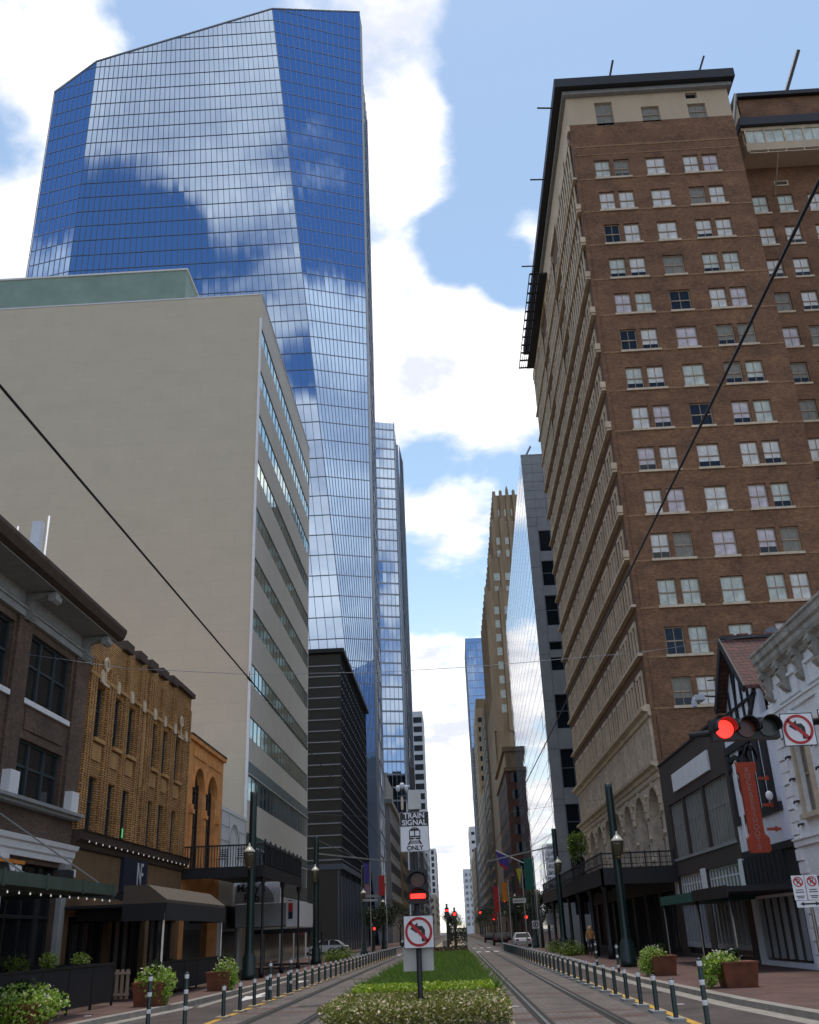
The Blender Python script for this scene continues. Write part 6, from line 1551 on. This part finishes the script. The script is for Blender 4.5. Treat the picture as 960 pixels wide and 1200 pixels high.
b = MB(Fr(0, 97.5, 0)); b.slab([(-8.6, 5.05), (-7.2, 5.0), (-7.2, 5.25), (-8.6, 5.3)], 0, .03); b.build('plate', 'paleshutter', t)
b = MB(Fr(0, 97.4, 0)); b.slab([(-8.7, 4.7), (-7.3, 4.65), (-7.3, 4.85), (-8.7, 4.9)], 0, .03); b.build('plate', 'signback', t)
# pole top with cameras behind the signal post
t = thing('camera_pole', 'slim pole carrying a cluster of pale cameras above the train signal sign', 'camera', (-2.8, 60, .13))
b = MB(); b.tube([(-2.6, 60.1, .13), (-2.6, 60.1, 9.6)], .06, 8); b.tube([(-3.1, 60.1, 9.4), (-2.3, 60.1, 9.4)], .04, 6); b.build('pole', 'mullion', t)
for x, z, r_ in ((-3.1, 9.85, .14), (-2.85, 10.0, .15), (-2.6, 9.85, .12)):
    b = MB(); b.lathe((x, 60, z-.2), [(.05, 0), (r_, .12), (r_, .3), (.08, .38)], 10); b.build('camera_head', 'antenna', t)
b = MB(); b.box((-2.95, 59.9, 8.6), (-2.8, 60.0, 9.35)); b.build('equipment_box', 'sill', t)
b = MB(); b.box((-2.5, 59.95, 9.6), (-2.1, 60.1, 9.75)); b.box((-2.5, 59.95, 9.9), (-2.1, 60.1, 10.05)); b.build('louvre_box', 'antenna', t)
# antenna on the brown building's roof
t = thing('roof_antenna', 'white panel antennas on the roof of the brown bracketed building', 'antenna', (-13.5, 29.5, 12.1))
b = MB(); b.box((-13.62, 29.2, 13.4), (-13.3, 29.45, 15.0)); b.box((-13.9, 28.6, 13.3), (-13.75, 28.8, 14.3)); b.build('panel', 'antenna', t)
b = MB(); b.tube([(-13.2, 29.5, 12.1), (-13.2, 29.5, 15.3)], .035, 6); b.tube([(-13.95, 28.9, 12.1), (-13.95, 28.9, 14.7)], .03, 6); b.tube([(-14, 28.9, 13.9), (-13.2, 29.5, 13.9)], .03, 6); b.build('mast', 'signwhite', t)
t = thing('roof_beacon', 'orange box with a blue top sitting on the cornice edge', 'beacon', (-12.2, 31, 12.5))
b = MB(); b.box((-12.5, 30.6, 12.49), (-12.2, 31.0, 12.75)); b.build('box', 'banner_orange', t)
b = MB(); b.box((-12.52, 30.58, 12.75), (-12.18, 31.02, 12.82)); b.build('cap', 'bluepanel', t)

# ------------------------------------------------------------------ person on the right pavement
def person():
    x, y, z = 7.6, 60, .13
    J = dict(pel=(0, 0, .88), waist=(0, -.01, 1.05), chest=(0, 0, 1.27), neck=(0, 0, 1.42), head=(0, -.01, 1.53), top=(0, 0, 1.6),
             lh=(-.09, 0, .84), lk=(-.11, -.1, .47), la=(-.11, .04, .08), lt=(-.11, -.12, .03), rh=(.09, 0, .84), rk=(.1, .06, .46), ra=(.1, .22, .1), rt=(.1, .1, .03),
             ls=(-.17, 0, 1.36), le=(-.24, .03, 1.1), lw=(-.25, -.12, .9), lf=(-.25, -.17, .83), rs=(.17, 0, 1.36), re=(.23, .02, 1.1), rw=(.2, -.16, .98), rf=(.19, -.22, .94))
    E = [('pel', 'waist'), ('waist', 'chest'), ('chest', 'neck'), ('neck', 'head'), ('head', 'top'), ('pel', 'lh'), ('lh', 'lk'), ('lk', 'la'), ('la', 'lt'), ('pel', 'rh'), ('rh', 'rk'), ('rk', 'ra'), ('ra', 'rt'),
         ('chest', 'ls'), ('ls', 'le'), ('le', 'lw'), ('lw', 'lf'), ('chest', 'rs'), ('rs', 're'), ('re', 'rw'), ('rw', 'rf')]
    Rr = dict(pel=.13, waist=.11, chest=.13, neck=.05, head=.1, top=.07, lh=.095, lk=.06, la=.04, lt=.035, rh=.095, rk=.06, ra=.04, rt=.035, ls=.06, le=.04, lw=.028, lf=.03, rs=.06, re=.04, rw=.028, rf=.03)
    ks = list(J); me = bpy.data.meshes.new('person'); me.from_pydata([J[k] for k in ks], [(ks.index(a), ks.index(c)) for a, c in E], [])
    o = bpy.data.objects.new('person', me); COL.objects.link(o); o.location = (x, y, z)
    sk = o.modifiers.new('skin', 'SKIN')
    if not me.skin_vertices: 
        bpy.context.view_layer.objects.active = o; 
    try:
        for i, k in enumerate(ks):
            me.skin_vertices[0].data[i].radius = (Rr[k], Rr[k]*.8); me.skin_vertices[0].data[i].use_root = (k == 'pel')
    except Exception as ex: print('skin', ex)
    sb_ = o.modifiers.new('sub', 'SUBSURF'); sb_.levels = sb_.render_levels = 2
    bpy.context.view_layer.update()
    m2 = bpy.data.meshes.new_from_object(o.evaluated_get(bpy.context.evaluated_depsgraph_get()))
    bpy.data.objects.remove(o); m2.materials.clear()
    for m in ('skin', 'topcloth', 'black'): m2.materials.append(M[m])
    for p in m2.polygons:
        c = p.center; p.use_smooth = True
        p.material_index = 1 if (.9 < c.z < 1.4 and abs(c.x) < .27 and c.z > .98) else (2 if .3 < c.z <= .98 and abs(c.x) < .2 else (2 if c.z < .07 else 0))
    o = bpy.data.objects.new('person', m2); COL.objects.link(o); o.location = (x, y, z)
    tag(o, 'person with long fair hair in an orange top and dark trousers by the iron canopy', 'person')
    b = MB(); b.lathe((x, y+.03, z+1.25), [(.04, 0), (.1, .05), (.125, .2), (.12, .32), (.06, .39)], 10); h = b.build('hair', 'hair', o)
    b = MB(); b.lathe((x+.24, y-.14, z+.55), [(.05, 0), (.12, .03), (.12, .26), (.08, .3)], 8)
    tag(b.build('handbag', 'black'), 'dark handbag hanging from the hand of the walking person', 'bag')
person()
print('objects', len(COL.objects))

# worn brick bands, manhole covers and drains in the roadway
b = MB()
for y, h in ((22.6, .5), (24.2, .35), (31, .4), (58, .8)):
    b.poly([(1.05, y, .0075), (3.9, y, .0075), (3.9, y+h, .0075), (1.05, y+h, .0075)])
for y, h in ((27.5, .5), (29.3, .35), (47, .6)):
    b.poly([(-5.7, y, .0075), (-2.8, y, .0075), (-2.8, y+h, .0075), (-5.7, y+h, .0075)])
struct(b, 'track_brick_bands', 'redpaver')
for x, y, lb in ((5.3, 30, 'round iron manhole cover in the right lane near the first planters'), (-6.8, 43, 'round iron manhole cover in the left lane past the arrow'), (-4.2, 29.8, 'small round cover between the left rails')):
    b = MB(); b.lathe((x, y, .006), [(.33, 0), (.33, .008)], 20); b.lathe((x, y, .014), [(.27, 0), (.27, .003)], 20); tag(b.build('manhole_cover', 'rail'), lb, 'manhole cover')
for k, (x, y, a) in enumerate(((1.35, 26.5, .3), (8.2, 24.6, 1.1), (-9.4, 26.8, .7), (5.1, 25.2, .2))):
    b = MB(); z = .012 if abs(x) < 6 else .142; b.slab([(0, 0)]*3, 0, 0) if False else None
    c_, s_ = math.cos(a), math.sin(a); P = [(x+c_*u-s_*v, y+s_*u+c_*v) for u, v in ((-.09, -.05), (.08, -.06), (.1, .05), (-.07, .07))]
    b.prism(P, z, z+.012); tag(b.build('litter', 'signwhite'), ['crumpled white paper at the median kerb beside the right track', 'scrap of white paper on the right pavement', 'scrap of white paper on the left pavement by the big planter', 'scrap of white paper in the right lane'][k], 'litter')
